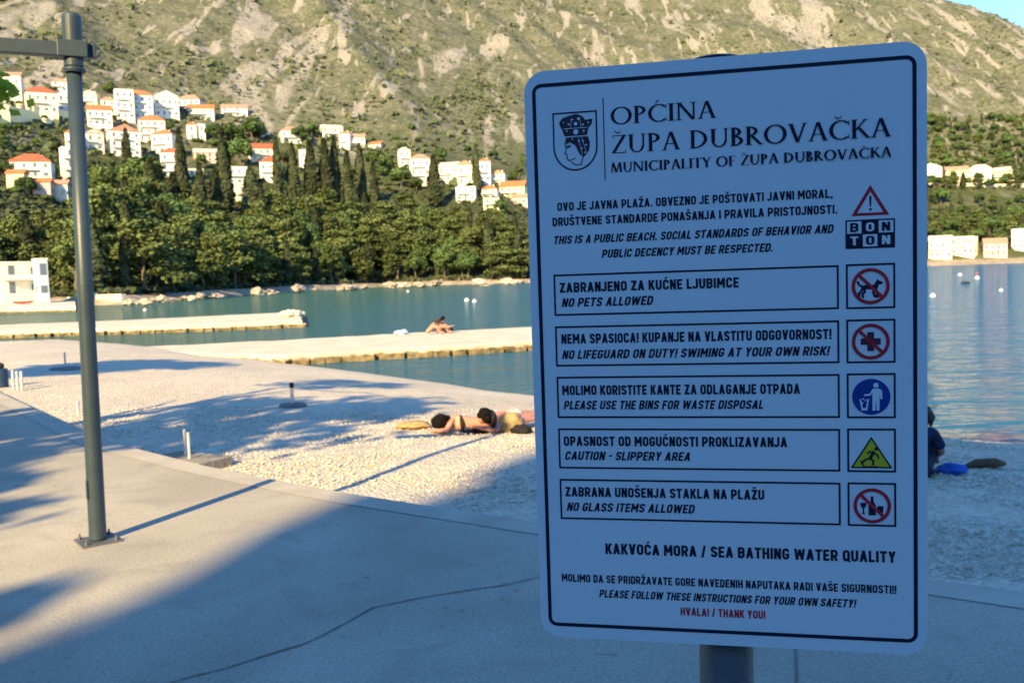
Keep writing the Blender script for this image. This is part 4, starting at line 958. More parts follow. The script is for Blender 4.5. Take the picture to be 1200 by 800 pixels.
# trees that stand beside and behind the camera and throw the shade
def st(s, t): return (s * math.cos(SUN_AZ) + t * math.sin(SUN_AZ), -s * math.sin(SUN_AZ) + t * math.cos(SUN_AZ))
def shade_tree(name, x, y, H, z0, R, n, leaf, label, dens=1.0, boxy=False, lobes=26, seed=0, m=M_leaf):
    r_ = np.random.default_rng(seed); C = []; Nn = []
    if boxy:
        p = r_.uniform(-1, 1, (n, 3)); p = np.sign(p) * np.abs(p) ** .7
        c2, s2 = math.cos(SUN_AZ), math.sin(SUN_AZ)
        q = np.stack([p[:, 0] * R, p[:, 1] * R, z0 + (p[:, 2] * .5 + .5) * (H - z0)], -1)
        # soften the outline a little
        q += r_.normal(size=q.shape) * .09
        C = np.stack([q[:, 0] * c2 + q[:, 1] * s2, -q[:, 0] * s2 + q[:, 1] * c2, q[:, 2]], -1); Nn = r_.normal(size=C.shape)
    else:
        for i in range(lobes):
            d = r_.normal(size=3); d /= np.linalg.norm(d)
            c_ = np.array([0, 0, (H + z0) / 2]) + d * np.array([R * .8, R * .8, (H - z0) * .38]) * r_.uniform(.4, 1); s_ = np.array([1, 1, .55]) * r_.uniform(.22, .42) * R
            p, nn_ = ellip_shell(n // lobes, c_, s_, .2); C.append(p); Nn.append(nn_ + r_.normal(size=p.shape) * .8)
        C = np.concatenate(C); Nn = np.concatenate(Nn)
    me = leaf_mesh('crown', C, Nn, r_.uniform(.6, 1.3, len(C)) * leaf, 1.3); me.materials.append(m)
    ro = empty(name, (x, y, 0), 0, label, 'tree'); link('crown', me, ro)
    o_ = bpy.data.objects.new('trunk', trunk_mesh(seed, H, .16, 5, R * .5, .7)); COL.objects.link(o_); o_.parent = ro
    return ro
for k_, (s_, t_, R_, H_t) in enumerate(((1.32, -31, 4.6, 22.3), (10.0, -31, 4.8, 21.8), (19.5, -32, 5.0, 22))):
    x, y = st(s_, t_); shade_tree('unseen_tree', x, y, H_t, .6, R_, 26000, .55, ('nearest the middle', 'second to the right', 'farthest right')[k_] + ' of three tall dense trees behind the viewer', boxy=True, seed=41 + k_)
shade_tree('tamarisk_tree', -8.6, 1.2, 8.2, 4.2, 3.0, 1900, .22, 'spreading tree left of the promenade shading the beach', seed=45)
shade_tree('tamarisk_tree', -9.4, -3.4, 7.4, 4.4, 1.8, 2400, .20, 'loose tree left behind the viewer shading the promenade', seed=46)
shade_tree('tamarisk_tree', -14.8, 11.5, 8.0, 4.6, 2.4, 2400, .22, 'tree on the left end of the beach', seed=47)
for k_, (s_, t_) in enumerate(((-8, -18), (-15.5, -19), (-23, -20), (-31, -20), (-39, -19))):  # unseen row added to block low sky and shade the ground behind
    x, y = st(s_, t_); shade_tree('unseen_tree', x, y, 9.2, 1.0, 3.9, 9000, .5, ('nearest', 'second', 'third', 'fourth', 'farthest')[k_] + ' clipped tree of the unseen row added at left to block low sky', boxy=True, seed=60 + k_)
# the near tree whose leafy twig hangs into the picture at the left edge
ro = shade_tree('mulberry_tree', -7.8, 9.2, 6.2, 4.2, 1.4, 2600, .08, 'young bright green tree whose leafy twig hangs in at left edge', seed=48, m=M_fresh)
tip = atd(6, 108, 9.0)
C = tip + Vector((0, 0, 0)); n = 70
q = rng.normal(size=(n, 3)) * np.array([.075, .10, .085]) + np.array(tip) - np.array((-7.8, 9.2, 0)) + np.array([-.05, 0, .02])
me = leaf_mesh('hanging_leaves', q, rng.normal(size=(n, 3)) + np.array([0, -.8, .4]), rng.uniform(.05, .09, n), 1.3); link('hanging_leaves', me, ro, M_fresh)
bm = bmesh.new(); t0 = Vector((.3, 0, 4.3)); t1 = tip - Vector((7.6 * -1, 9.2, 0)); t1 = Vector((tip.x + 7.8, tip.y - 9.2, tip.z))
tube(bm, [t0, t0.lerp(t1, .5) + Vector((0, 0, .25)), t1 + Vector((-.1, 0, .05)), t1 + Vector((.05, 0, -.1))], [.035, .022, .012, .004], 6); from_bm('branch', bm, ro, M_bark)

# ------------------------------------------------------------------ houses
def wallmat(n_, c_): return mat(n_, c_, .9, .06, .8, .15, 6)
WM = {'white': wallmat('white_render', (.78, .72, .62)), 'cream': wallmat('cream_render', (.78, .70, .54)), 'yellow': wallmat('yellow_render', (.78, .68, .40)),
      'pink': wallmat('pink_render', (.70, .46, .38)), 'grey': wallmat('shaded_grey_render', (.50, .54, .60)), 'stone': mat('pale_stone', (.62, .54, .40), .95, .25, 1.2, .4, 5)}  # grey puts the bluish shade of walls turned from the sun into their colour
def roofmat(n_, c_):
    m = mat(n_, c_, .85, .22, 1.1); N, L, B = nodes(m); tcx = N.new('ShaderNodeTexCoord'); wv = N.new('ShaderNodeTexWave'); wv.inputs['Scale'].default_value = 3.2; wv.bands_direction = 'X'
    L.new(tcx.outputs['Object'], wv.inputs['Vector']); bp = N.new('ShaderNodeBump'); bp.inputs['Strength'].default_value = .5; bp.inputs['Distance'].default_value = .08
    L.new(wv.outputs['Fac'], bp.inputs['Height']); L.new(bp.outputs[0], B.inputs['Normal']); return m
RM = {'red': roofmat('red_tiles', (.42, .12, .055)), 'orange': roofmat('orange_tiles', (.50, .185, .07)), 'salmon': roofmat('salmon_tiles', (.52, .27, .18)), 'pale': roofmat('pale_tiles', (.60, .52, .44)), 'white': roofmat('white_roof', (.74, .72, .68))}
M_glass = mat('window_glass', (.11, .13, .15), .15, .2, 2, spec=.6); M_shut = mat('shutter_green', (.09, .13, .10), .7, .1, 4)
M_rail = mat('balcony_rail', (.62, .60, .56), .8, .08, 3)
def win_mesh(w_, h_):
    bm = bmesh.new(); box(bm, (0, 0, 0), (w_, .10, h_)); me = bpy.data.meshes.new('window'); bm.to_mesh(me); bm.free(); me.materials.append(M_glass); return me
WINM = [win_mesh(1.0, 1.25), win_mesh(1.5, 1.3), win_mesh(1.0, 2.0)]
def roof_bm(kind, w_, d_, h_, ov=.35, th=.14):
    bm = bmesh.new(); x, y = w_ / 2 + ov, d_ / 2 + ov
    if kind == 'flat':
        box(bm, (0, 0, .12), (w_ + .2, d_ + .2, .24)); return bm
    if kind == 'gx': T = [(-x, 0, h_), (x, 0, h_)]
    elif kind == 'gy': T = [(0, -y, h_), (0, y, h_)]
    else: T = [(-max(0, w_ / 2 - d_ / 2), 0, h_), (max(.01, w_ / 2 - d_ / 2), 0, h_)]
    Bp = [(-x, -y, 0), (x, -y, 0), (x, y, 0), (-x, y, 0)]
    lo_ = [bm.verts.new((a, b, c - th)) for a, b, c in Bp]; b_ = [bm.verts.new(p) for p in Bp]; t_ = [bm.verts.new(p) for p in T]
    if kind == 'gy': fs = [(b_[0], t_[0], t_[1], b_[3]), (b_[1], b_[2], t_[1], t_[0]), (b_[0], b_[1], t_[0]), (b_[2], b_[3], t_[1])]
    else: fs = [(b_[0], b_[1], t_[1], t_[0]), (b_[2], b_[3], t_[0], t_[1]), (b_[1], b_[2], t_[1]), (b_[3], b_[0], t_[0])]
    for f_ in fs: bm.faces.new(f_)
    for i in range(4): bm.faces.new((lo_[i], lo_[(i + 1) % 4], b_[(i + 1) % 4], b_[i]))
    bm.faces.new(lo_[::-1]); bmesh.ops.recalc_face_normals(bm, faces=bm.faces); return bm
HOUSES = []
def house(x0, x1, yt, yb, wc, rc_, kind, label, yaw=None, floors=2, balc=True, cols=None, name='house', chim=True, depth=None, D=None):
    px = (x0 + x1) / 2; b = at_terr(px, yb) if D is None else atd(px, yb, D); w_ = (x1 - x0) / F * b.y; ht = (yb - yt) / F * b.y
    if yaw is None: yaw = rad(random.uniform(-22, 14))
    w_ *= .88; dd_ = depth or min(w_ * .8, 9.0)
    rh = 0.0 if kind == 'flat' else min(.34 * ht, .26 * min(w_, 12)); wh = ht - (rh if kind != 'flat' else .24)
    az_ = math.atan2(b.x, b.y)
    r_ = empty(name, (b.x, b.y + dd_ * .35, b.z), -az_ + yaw, label, 'house' if name == 'house' else 'building'); HOUSES.append(r_)
    bm = bmesh.new(); box(bm, (0, 0, wh / 2 - 2.5), (w_, dd_, wh + 5))
    wl = from_bm('wall', bm, r_, WM[wc])
    rf = from_bm('roof', roof_bm(kind, w_, dd_, rh), r_, RM[rc_] if kind != 'flat' else WM['white' if wc != 'yellow' else 'cream']); rf.location.z = wh + (.14 if kind != 'flat' else 0)
    if kind != 'flat' and chim:
        bm = bmesh.new(); box(bm, (w_ * .22, d_off(dd_), rh * .6), (.6, .6, 1.5)); box(bm, (w_ * .22, d_off(dd_), rh * .6 + .81), (.78, .78, .12)); from_bm('chimney', bm, rf, WM['white'])
    fl = max(1, min(3, int(round(wh / 2.9)))) if floors is None else floors
    fl = max(1, min(fl, int(wh / 2.0) or 1)); fh = wh / fl
    nc = cols or max(1, min(4, int(w_ / 2.9)))
    for f_ in range(fl):
        for c_ in range(nc):
            mesh = WINM[(f_ + c_ + len(HOUSES)) % 3 if f_ == 0 else (0 if c_ % 2 else 2)]
            o_ = bpy.data.objects.new('window', mesh); COL.objects.link(o_); o_.parent = r_
            o_.location = ((c_ + .5) / nc * w_ - w_ / 2, -dd_ / 2 - .02, f_ * fh + fh * .52)
    for s_ in (1, -1):
        o_ = bpy.data.objects.new('window', WINM[0]); COL.objects.link(o_); o_.parent = r_; o_.location = (s_ * (w_ / 2 + .02), 0, fh * .52); o_.rotation_euler = (0, 0, math.pi / 2)
    if balc and fl > 1:
        for f_ in range(1, fl):
            bm = bmesh.new(); bw = w_ * .62; box(bm, (-w_ * .12, -dd_ / 2 - .62, f_ * fh - .02), (bw, 1.2, .16)); box(bm, (-w_ * .12, -dd_ / 2 - 1.18, f_ * fh + .45), (bw, .08, .78)); from_bm('balcony', bm, r_, M_rail)
    return r_
def d_off(d): return d * .12
H_ = house
H_(4, 25, 85, 118, 'cream', 'salmon', 'gx', 'small cream house with salmon roof at upper left edge, behind hanging leaves')
H_(27, 64, 102, 135, 'cream', 'red', 'hip', 'large cream house with red hip roof left of the lamp post')
H_(60, 81, 92, 108, 'white', 'salmon', 'hip', 'salmon roofed white house highest beside the left side of the lamp post')
H_(66, 83, 110, 133, 'grey', 'white', 'flat', 'shaded grey white house tucked behind left side of lamp post', depth=6)
H_(96, 115, 107, 128, 'cream', 'pale', 'gy', 'cream gabled house just right of the lamp post')
H_(99, 129, 123, 149, 'white', 'orange', 'gx', 'white house with low orange roof right of the lamp post')
H_(116, 134, 114, 134, 'cream', 'salmon', 'hip', 'cream hipped block joined to the left of the tall balconied house')
H_(133, 156, 106, 142, 'white', 'white', 'flat', 'tall white house with stacked balconies right of lamp post', floors=3)
H_(146, 179, 106, 141, 'grey', 'orange', 'hip', 'house with bright orange hip roof and blue grey balconies', floors=3)
H_(178, 208, 108, 140, 'white', 'white', 'gy', 'large white gabled house with white roof in the top row')
H_(207, 236, 111, 133, 'grey', 'salmon', 'hip', 'bluish white house with salmon roof behind the white gabled house')
H_(218, 251, 122, 141, 'white', 'orange', 'gx', 'long white house with orange roof in the top row')
H_(257, 290, 122, 138, 'white', 'salmon', 'gx', 'long low white house with salmon roof at right end of top row')
H_(76, 90, 153, 176, 'cream', 'orange', 'gy', 'narrow white gable seen at left edge of the lamp post', depth=6)
H_(97, 119, 152, 178, 'cream', 'pale', 'gy', 'cream gabled house touching right edge of the lamp post')
H_(124, 161, 147, 184, 'white', 'salmon', 'gy', 'big white gabled house with pink roof right of the lamp post', floors=3)
H_(160, 193, 135, 167, 'cream', 'orange', 'hip', 'cream three storey house with orange roof in the middle row', floors=3)
H_(178, 205, 152, 182, 'white', 'orange', 'hip', 'white house with small orange roof under the cream one')
H_(188, 212, 174, 212, 'white', 'red', 'hip', 'tall white house with blue panes and red roof low in village', floors=3)
H_(218, 230, 144, 165, 'white', 'orange', 'gy', 'small narrow white house with orange gable in the middle, left one', balc=False)
H_(231, 241, 146, 166, 'white', 'white', 'flat', 'small narrow flat white house in the middle, right one', balc=False)
H_(224, 255, 174, 190, 'pink', 'pale', 'gx', 'dusty pink low house among the trees in the middle', balc=False)
H_(219, 238, 198, 208, 'cream', 'pale', 'flat', 'little flat cream house just above the wood', floors=1, balc=False)
H_(264, 292, 196, 218, 'white', 'white', 'flat', 'upper white block of the terraced building in the cypresses')
H_(274, 291, 216, 240, 'white', 'white', 'flat', 'lower white block of the terraced building in the cypresses')
H_(289, 324, 168, 190, 'cream', 'red', 'gx', 'cream house with long red roof left of the two thin cypresses')
H_(303, 331, 184, 215, 'white', 'red', 'gy', 'white gabled house with bright red roof below the cream one')
H_(297, 316, 154, 164, 'cream', 'pale', 'flat', 'low pale house among dark trees above the long red roof', floors=1, balc=False)
H_(326, 352, 148, 170, 'white', 'salmon', 'hip', 'white house with salmon roof above the two thin cypresses')
H_(351, 362, 176, 200, 'white', 'white', 'flat', 'narrow white tower like house between cypresses', balc=False)
H_(374, 401, 146, 163, 'white', 'pale', 'gx', 'long white villa with pale roof above the cypress clump')
H_(398, 412, 154, 177, 'white', 'orange', 'hip', 'orange roofed white block stepping down right of the long white villa')
H_(408, 429, 157, 174, 'cream', 'salmon', 'gx', 'cream house with salmon roof at the right of the cypress clump')
H_(432, 449, 166, 177, 'white', 'orange', 'gx', 'very small white house with orange roof alone near the slope', floors=1, balc=False)
H_(466, 481, 173, 196, 'white', 'pale', 'hip', 'stepped white villa, upper left block')
H_(479, 505, 181, 217, 'white', 'salmon', 'hip', 'stepped white villa with salmon roof, larger block', floors=3)
H_(515, 541, 190, 214, 'cream', 'pale', 'gx', 'cream villa right of the dark cypress')
H_(536, 558, 189, 219, 'cream', 'salmon', 'gy', 'large plain cream villa behind the slender cypress')
H_(561, 576, 186, 216, 'grey', 'orange', 'hip', 'bluish shaded house with orange roof right of the slender cypress')
H_(577, 594, 200, 218, 'white', 'salmon', 'gy', 'small white gabled house near the left edge of the notice board')
H_(586, 620, 212, 233, 'yellow', 'orange', 'gx', 'yellow house with orange roof at left edge of the notice board')
H_(564, 585, 217, 233, 'cream', 'orange', 'hip', 'cream house with orange roof below the slender cypress')
H_(534, 560, 219, 236, 'white', 'white', 'flat', 'flat white terrace house below the plain cream villa')
H_(566, 587, 232, 247, 'yellow', 'pale', 'flat', 'flat pale yellow house lowest by the notice board')
H_(600, 622, 227, 241, 'pink', 'salmon', 'gx', 'pinkish house partly hidden by the notice board', floors=1)
H_(8, 59, 180, 210, 'cream', 'red', 'hip', 'wide cream house with long red roof at far left')
H_(70, 88, 173, 213, 'white', 'white', 'flat', 'tall narrow white house behind left side of lamp post', floors=3, depth=6)
H_(8, 30, 199, 226, 'yellow', 'orange', 'gx', 'low yellow house with orange roof under the wide red roofed one', floors=1)
H_(38, 60, 209, 234, 'pink', 'orange', 'gx', 'low house with orange roof, left of a pair under the wide house', floors=1)
H_(56, 80, 211, 236, 'cream', 'salmon', 'gx', 'low cream house with salmon roof touching the lamp post', floors=1)
H_(-14, 9, 100, 136, 'yellow', 'orange', 'gx', 'yellow house cut off by the left edge of the picture')
H_(394, 408, 267, 279, 'cream', 'pale', 'flat', 'tiny pale hut half hidden in the wood', floors=1, balc=False)
H_(1080, 1107, 192, 214, 'white', 'white', 'gy', 'white house across the bay touching right edge of notice board')
H_(1109, 1137, 195, 214, 'yellow', 'salmon', 'gx', 'yellow cream house across the bay, second in the upper row')
H_(1137, 1165, 193, 215, 'cream', 'pale', 'hip', 'square cream house across the bay, third in the upper row')
H_(1166, 1187, 196, 214, 'yellow', 'pale', 'gx', 'yellowish house across the bay, fourth in the upper row')
H_(1186, 1212, 205, 217, 'white', 'white', 'flat', 'white house across the bay at right edge of the picture')
H_(1091, 1119, 276, 303, 'cream', 'pale', 'gx', 'cream villa on the far beach nearest the notice board')
H_(1118, 1147, 277, 300, 'cream', 'white', 'flat', 'flat roofed cream house on the far beach', depth=7)
H_(1155, 1183, 279, 301, 'pink', 'salmon', 'gx', 'pinkish house on the far beach')
H_(1188, 1212, 268, 294, 'white', 'white', 'flat', 'white balconied house above the far beach at right edge')
# shore house with its tower-like end
sd_ = at(20, 352, -.2).y
h = H_(-14, 42, 307, 347, 'cream', 'white', 'flat', 'white flat roofed house on the shore at left edge', yaw=rad(18), D=sd_)
H_(39, 51, 303, 351, 'grey', 'white', 'flat', 'narrow tower wall in painted shade at right end of the white shore house', yaw=rad(12), D=sd_ - 2, balc=False, name='tower', cols=1, depth=4)
# shrubs growing against the houses
for h_ in HOUSES:
    if h_.location.z < 6: continue
    for k_ in range(random.choice((1, 1, 2))):
        wv = [c_ for c_ in h_.children if c_.name.startswith('wall')][0].dimensions.x; fr_ = Matrix.Rotation(h_.rotation_euler.z, 3, 'Z') @ Vector((random.uniform(-.55, .55) * wv, -[c_ for c_ in h_.children if c_.name.startswith('wall')][0].dimensions.y / 2 - random.uniform(1.6, 2.8), 0)); q_ = h_.location + fr_
        plant(random.choice(ROUND), q_.x, q_.y, terr(q_.x, q_.y) - .4, random.uniform(2.2, 4.0), 'green shrub growing against the front of a hillside house', 'shrubs against the hillside houses', 1.5, 'shrub', 'shrub')
# garden trees between the houses
hp = [(h_.location.x, h_.location.y) for h_ in HOUSES]; g_pl = []
for i in range(1500):
    px = random.uniform(-20, 625); y = random.uniform(300, 560); x = (px - 600) / F * y; z, d = hill(np.array([[x, y]])); z, d = float(z[0]), float(d[0])
    if not (118 < d < 215) or any((x - a) ** 2 + ((y - b) * .7) ** 2 < 60 for a, b in hp) or any((x - a) ** 2 + (y - b) ** 2 < 40 for a, b in g_pl): continue
    # keep fronts of houses clear
    if any(abs(x / y - a / b) < .010 and 0 < b - y < 16 for a, b in hp): continue
    g_pl.append((x, y)); band = 'upper' if d > 165 else 'lower'; side = 'left of' if px < 100 else ('right of' if px < 300 else 'far right of')
    plant(random.choice(ROUND), x, y, z - .3, random.uniform(3.2, 6.5), f'green garden tree among the {band} hillside houses {side} the lamp post', f'garden trees among the {band} hillside houses {side} the lamp post', 1.25)
    if len(g_pl) > 85: break
# garden retaining walls
def wall_line(name, pxs, h_, m, label, th=.5):
    bm = bmesh.new(); P = [at_terr(px, py) for px, py in pxs]
    for a, b in zip(P[:-1], P[1:]):
        d_ = b - a; d_.z = 0; ang_ = math.atan2(d_.y, d_.x); c_ = (a + b) / 2
        box(bm, (0, 0, 0), (d_.length + .1, th, h_ + 4), Matrix.Translation((c_.x, c_.y, c_.z + h_ / 2 - 2)) @ Matrix.Rotation(ang_, 4, 'Z'))
    return tag(from_bm(name, bm, None, m), label, 'wall')
wall_line('retaining_wall', ((-30, 135), (0, 136), (40, 137), (84, 138)), 4.2, WM['yellow'], 'long yellow retaining wall above the grassy bank at upper left')
wall_line('retaining_wall', ((1080, 217), (1110, 219), (1150, 220), (1215, 220)), 2.6, WM['cream'], 'cream retaining wall under the upper row of houses across the bay')
wall_line('quay_wall', ((92, 350), (112, 352), (145, 353.5)), 1.3, WM['stone'], 'pale stone wall at the waterline right behind the lamp post', 1.0)

# boulders on the far shore
bms = []
for s in range(4):
    bm = bmesh.new(); blob(bm, (0, 0, .3), (1, .8, .62), 3, .55, None, s * 13 + 2); me = bpy.data.meshes.new('boulder'); bm.to_mesh(me); bm.free(); me.materials.append(M_rock); bms.append(me)
for i in range(95):
    px = random.choice([random.uniform(150, 330), random.uniform(330, 640), random.uniform(420, 640)])
    py = float(np.interp(px, [150, 230, 320, 450, 540, 640], [356, 349.5, 342.5, 335.4, 333, 330.6])) - random.uniform(-.2, 2.6)
    p = at(px, py, WATER + random.uniform(.1, .9)); o = bpy.data.objects.new('boulder', random.choice(bms)); COL.objects.link(o)
    s = random.uniform(.7, 2.2) * (1 if px > 300 else .6); o.location = (p.x, p.y, max(p.z - .3, WATER - .2)); o.rotation_euler = (random.uniform(-.2, .2), random.uniform(-.2, .2), random.uniform(0, 6)); o.scale = (s * random.uniform(.8, 1.6), s, s * random.uniform(.6, 1.0))
    zn = 'left of the pines' if px < 320 else ('below the middle of the wood' if px < 470 else 'on the point beside the notice board')
    tag(o, f'pale boulder at the waterline of the far shore {zn}', 'rock', f'boulders on the far shore {zn}')

# ------------------------------------------------------------------ small things on the beach and water
M_tube = mat('worn_white_tube', (.55, .56, .55), .5, .2, 8, metal=.1); M_rub = mat('black_rubber', (.02, .022, .022), .8, .2, 5); M_disc = mat('dark_concrete', (.19, .18, .165), .9, .2, 6, .3)
def stand(px, py, h_, r_, label, disc=.30, dark_top=False):
    p = at_beach(px, py); ro = empty('parasol_stand', p, random.uniform(0, 3), label, 'parasol stand', 'empty parasol stands on the pebble beach')
    bm = bmesh.new(); lathe(bm, [(r_, .0), (r_, h_), (r_ * .7, h_ + .008)], 14); t_ = from_bm('tube', bm, ro, M_tube, False)
    if dark_top:
        bm = bmesh.new(); lathe(bm, [(r_ * 1.25, h_ - .05), (r_ * 1.25, h_ + .02), (r_ * .8, h_ + .03)], 14); from_bm('tube_cap', bm, t_, M_rub)
    if disc:
        bm = bmesh.new(); lathe(bm, [(disc, -.05), (disc, .03), (disc * .85, .06), (r_ * 1.6, .07)], 24); from_bm('base', bm, ro, M_disc)
    return ro
stand(343, 477, .36, .028, 'white tube parasol stand on round dark base amid tree shadow', .22, True)
stand(77, 433, .42, .022, 'thin parasol stand on dark base left of the lamp post', .36)
stand(92, 487, .22, .022, 'short parasol stand in shade close to the lamp post', .0)
for i, (px, py) in enumerate(((9, 452), (16, 456), (21, 457), (26, 457))):
    stand(px, py, .36, .025, ('first', 'second', 'third', 'last')[i] + ' from the left of four short white tubes at left edge', .0)
p = at_beach(2, 454); ro = empty('bollard', p, 0, 'dark blue bollard with round black top at the left edge', 'bollard')
bm = bmesh.new(); lathe(bm, [(.13, -.05), (.13, .36), (.10, .38)], 18); from_bm('shaft', bm, ro, mat('dark_blue_paint', (.02, .05, .10), .5, .15, 8))
bm = bmesh.new(); blob(bm, (0, 0, .43), (.075, .075, .07)); from_bm('knob', bm, ro, M_rub, True)
# concrete step with two tubes
p = at_beach(222, 546); ro = empty('concrete_step', (p.x, p.y, bz(p.x, p.y)), rad(-30), 'low concrete block with two short steel tubes at the promenade edge', 'step')
bm = bmesh.new(); box(bm, (0, 0, -.01), (.80, .44, .22), None, .012); from_bm('block', bm, ro, mat('weathered_concrete', (.24, .22, .18), .9, .25, 5, .4))
for dx, dy, h_ in ((-.12, .06, .23), (.08, -.06, .23)):
    bm = bmesh.new(); lathe(bm, [(.015, .10), (.015, .14 + h_), (.009, .145 + h_)], 14, (dx, dy, 0)); from_bm('tube', bm, ro, M_tube)
# buoys
M_bw = mat('white_plastic', (.75, .76, .74), .4, .05, 5); M_br = mat('red_plastic', (.55, .06, .05), .4, .1, 5)
def buoy(px, py, r_, label, red=False, h_=1.0):
    p = at(px, py, WATER); ro = empty('buoy', p, 0, label, 'buoy')
    bm = bmesh.new(); blob(bm, (0, 0, r_ * .35 * h_), (r_, r_, r_ * .9 * h_), 3); bo = from_bm('float', bm, ro, M_bw, True)
    bm = bmesh.new(); tube(bm, [(0, 0, r_ * 1.1 * h_), (0, 0, r_ * (1.5 if not red else 2.6) * h_)], r_ * (.16 if not red else .34), 8); from_bm('stem', bm, ro, M_br if red else M_bw)
buoy(547, 353, .30, 'white buoy on the teal water, left of a pair')
buoy(556, 354, .26, 'white buoy on the teal water, right of a pair')
buoy(478, 342, .30, 'small white buoy close to the rocky far shore')
buoy(170, 364, .22, 'small white buoy between the two farther piers')
buoy(1125, 323, .38, 'white buoy far out, left of the red and white marker')
buoy(1145, 327, .34, 'red and white marker buoy standing far out on the bay', True, 1.2)
buoy(1093, 348, .24, 'white buoy touching the right edge of the notice board')
buoy(1173, 341, .18, 'little white buoy near the right edge of the picture')
p = at(1132, 332, WATER); bm = bmesh.new(); blob(bm, (0, 0, .06), (.62, .22, .2), 3, .3); tag(from_bm('float', bm, None, M_rub, True), 'dark low float beside the red and white marker', 'float').location = p
# red boat and white marker on the quay
p = at(27, 356, -.72); ro = empty('rowing_boat', p, rad(8), 'small red boat lying on the farthest quay', 'boat')
bm = bmesh.new()
sec = [(-1.6, .12, .25), (-1.1, .42, .08), (0, .55, 0), (1.1, .42, .08), (1.7, .05, .35)]
rings = [[bm.verts.new((x_, -w_, .45 + z_ * .3)) for x_, w_, z_ in sec], [bm.verts.new((x_, -w_ * .55, z_)) for x_, w_, z_ in sec], [bm.verts.new((x_, w_ * .55, z_)) for x_, w_, z_ in sec], [bm.verts.new((x_, w_, .45 + z_ * .3)) for x_, w_, z_ in sec]]
for a in range(3):
    for b in range(4): bm.faces.new((rings[a][b], rings[a][b + 1], rings[a + 1][b + 1], rings[a + 1][b]))
for b in (0, 4): bm.faces.new([rings[a][b] for a in range(4)])
bmesh.ops.recalc_face_normals(bm, faces=bm.faces); from_bm('hull', bm, ro, M_br)
bm = bmesh.new(); box(bm, (-.3, 0, .38), (.22, .9, .05)); box(bm, (.6, 0, .38), (.22, .8, .05)); from_bm('thwart', bm, ro, M_bark)
p = at(81, 352, -.72); bm = bmesh.new(); lathe(bm, [(.20, 0), (.20, .35), (.34, .45), (.34, .62), (.2, .72)], 16); tag(from_bm('bollard', bm, None, M_bw), 'white mooring bollard on the end of the farthest quay', 'bollard').location = p

# ------------------------------------------------------------------ people
M_skin = mat('skin', (.54, .26, .19), .55, .08, 6, spec=.35); M_tan = mat('tanned_skin', (.48, .23, .16), .5, .08, 6, spec=.35)
M_hair = mat('black_hair', (.010, .008, .008), .8, .5, 30, .8, 40, spec=.08); M_brownhair = mat('brown_hair', (.05, .03, .018), .6, .3, 12)
M_black = mat('black_cloth', (.015, .015, .018), .85, .2, 10); M_navy = mat('navy_cloth', (.018, .030, .065), .9, .2, 10); M_whitec = mat('white_cloth', (.72, .70, .68), .9, .08, 6)
M_straw = mat('straw', (.40, .28, .13), .9, .25, 25, .3); M_bluec = mat('blue_cloth', (.03, .12, .45), .9, .2, 8); M_palebl = mat('pale_blue_cloth', (.35, .50, .68), .9, .15, 6)
def skin_mesh(nodes_, edges, sub=2):
    me = bpy.data.meshes.new('tmp'); me.from_pydata([n_[0] for n_ in nodes_], edges, []); o_ = bpy.data.objects.new('tmp', me); COL.objects.link(o_)
    md = o_.modifiers.new('s', 'SKIN'); md.use_smooth_shade = True
    for v_, n_ in zip(me.skin_vertices[0].data, nodes_): v_.radius = (n_[1], n_[1] if len(n_) < 3 else n_[2]); v_.use_root = False
    me.skin_vertices[0].data[0].use_root = True
    sb_ = o_.modifiers.new('d', 'SUBSURF'); sb_.levels = sub; sb_.render_levels = sub
    dg = bpy.context.evaluated_depsgraph_get(); dg.update(); r_ = bpy.data.meshes.new_from_object(o_.evaluated_get(dg)); bpy.data.objects.remove(o_); bpy.data.meshes.remove(me); return r_
def hand_nodes(nd, ed, wi, elbow, curl=Vector((0, 0, -1))):
    w_ = Vector(nd[wi][0]); d = (w_ - Vector(elbow)).normalized(); s_ = d.cross(curl).normalized(); c_ = s_.cross(d)
    palm = w_ + d * .075; nd.append((palm, .030, .018)); pi = len(nd) - 1; ed.append((wi, pi))
    for k_, (off_, L_) in enumerate(((-.030, .068), (-.010, .078), (.010, .074), (.030, .058))):
        a = palm + d * .02 + s_ * off_; b = a + d * L_ * .55 - c_ * .008; e_ = b + d * L_ * .4 - c_ * .026
        for q_ in ((a, .010), (b, .0085), (e_, .007)): nd.append(q_)
        i_ = len(nd) - 3; ed += [(pi, i_), (i_, i_ + 1), (i_ + 1, i_ + 2)]
    a = palm - d * .03 - s_ * .036; b = a + d * .035 - s_ * .022; nd.append((a, .012)); nd.append((b, .009)); i_ = len(nd) - 2; ed += [(pi, i_), (i_, i_ + 1)]
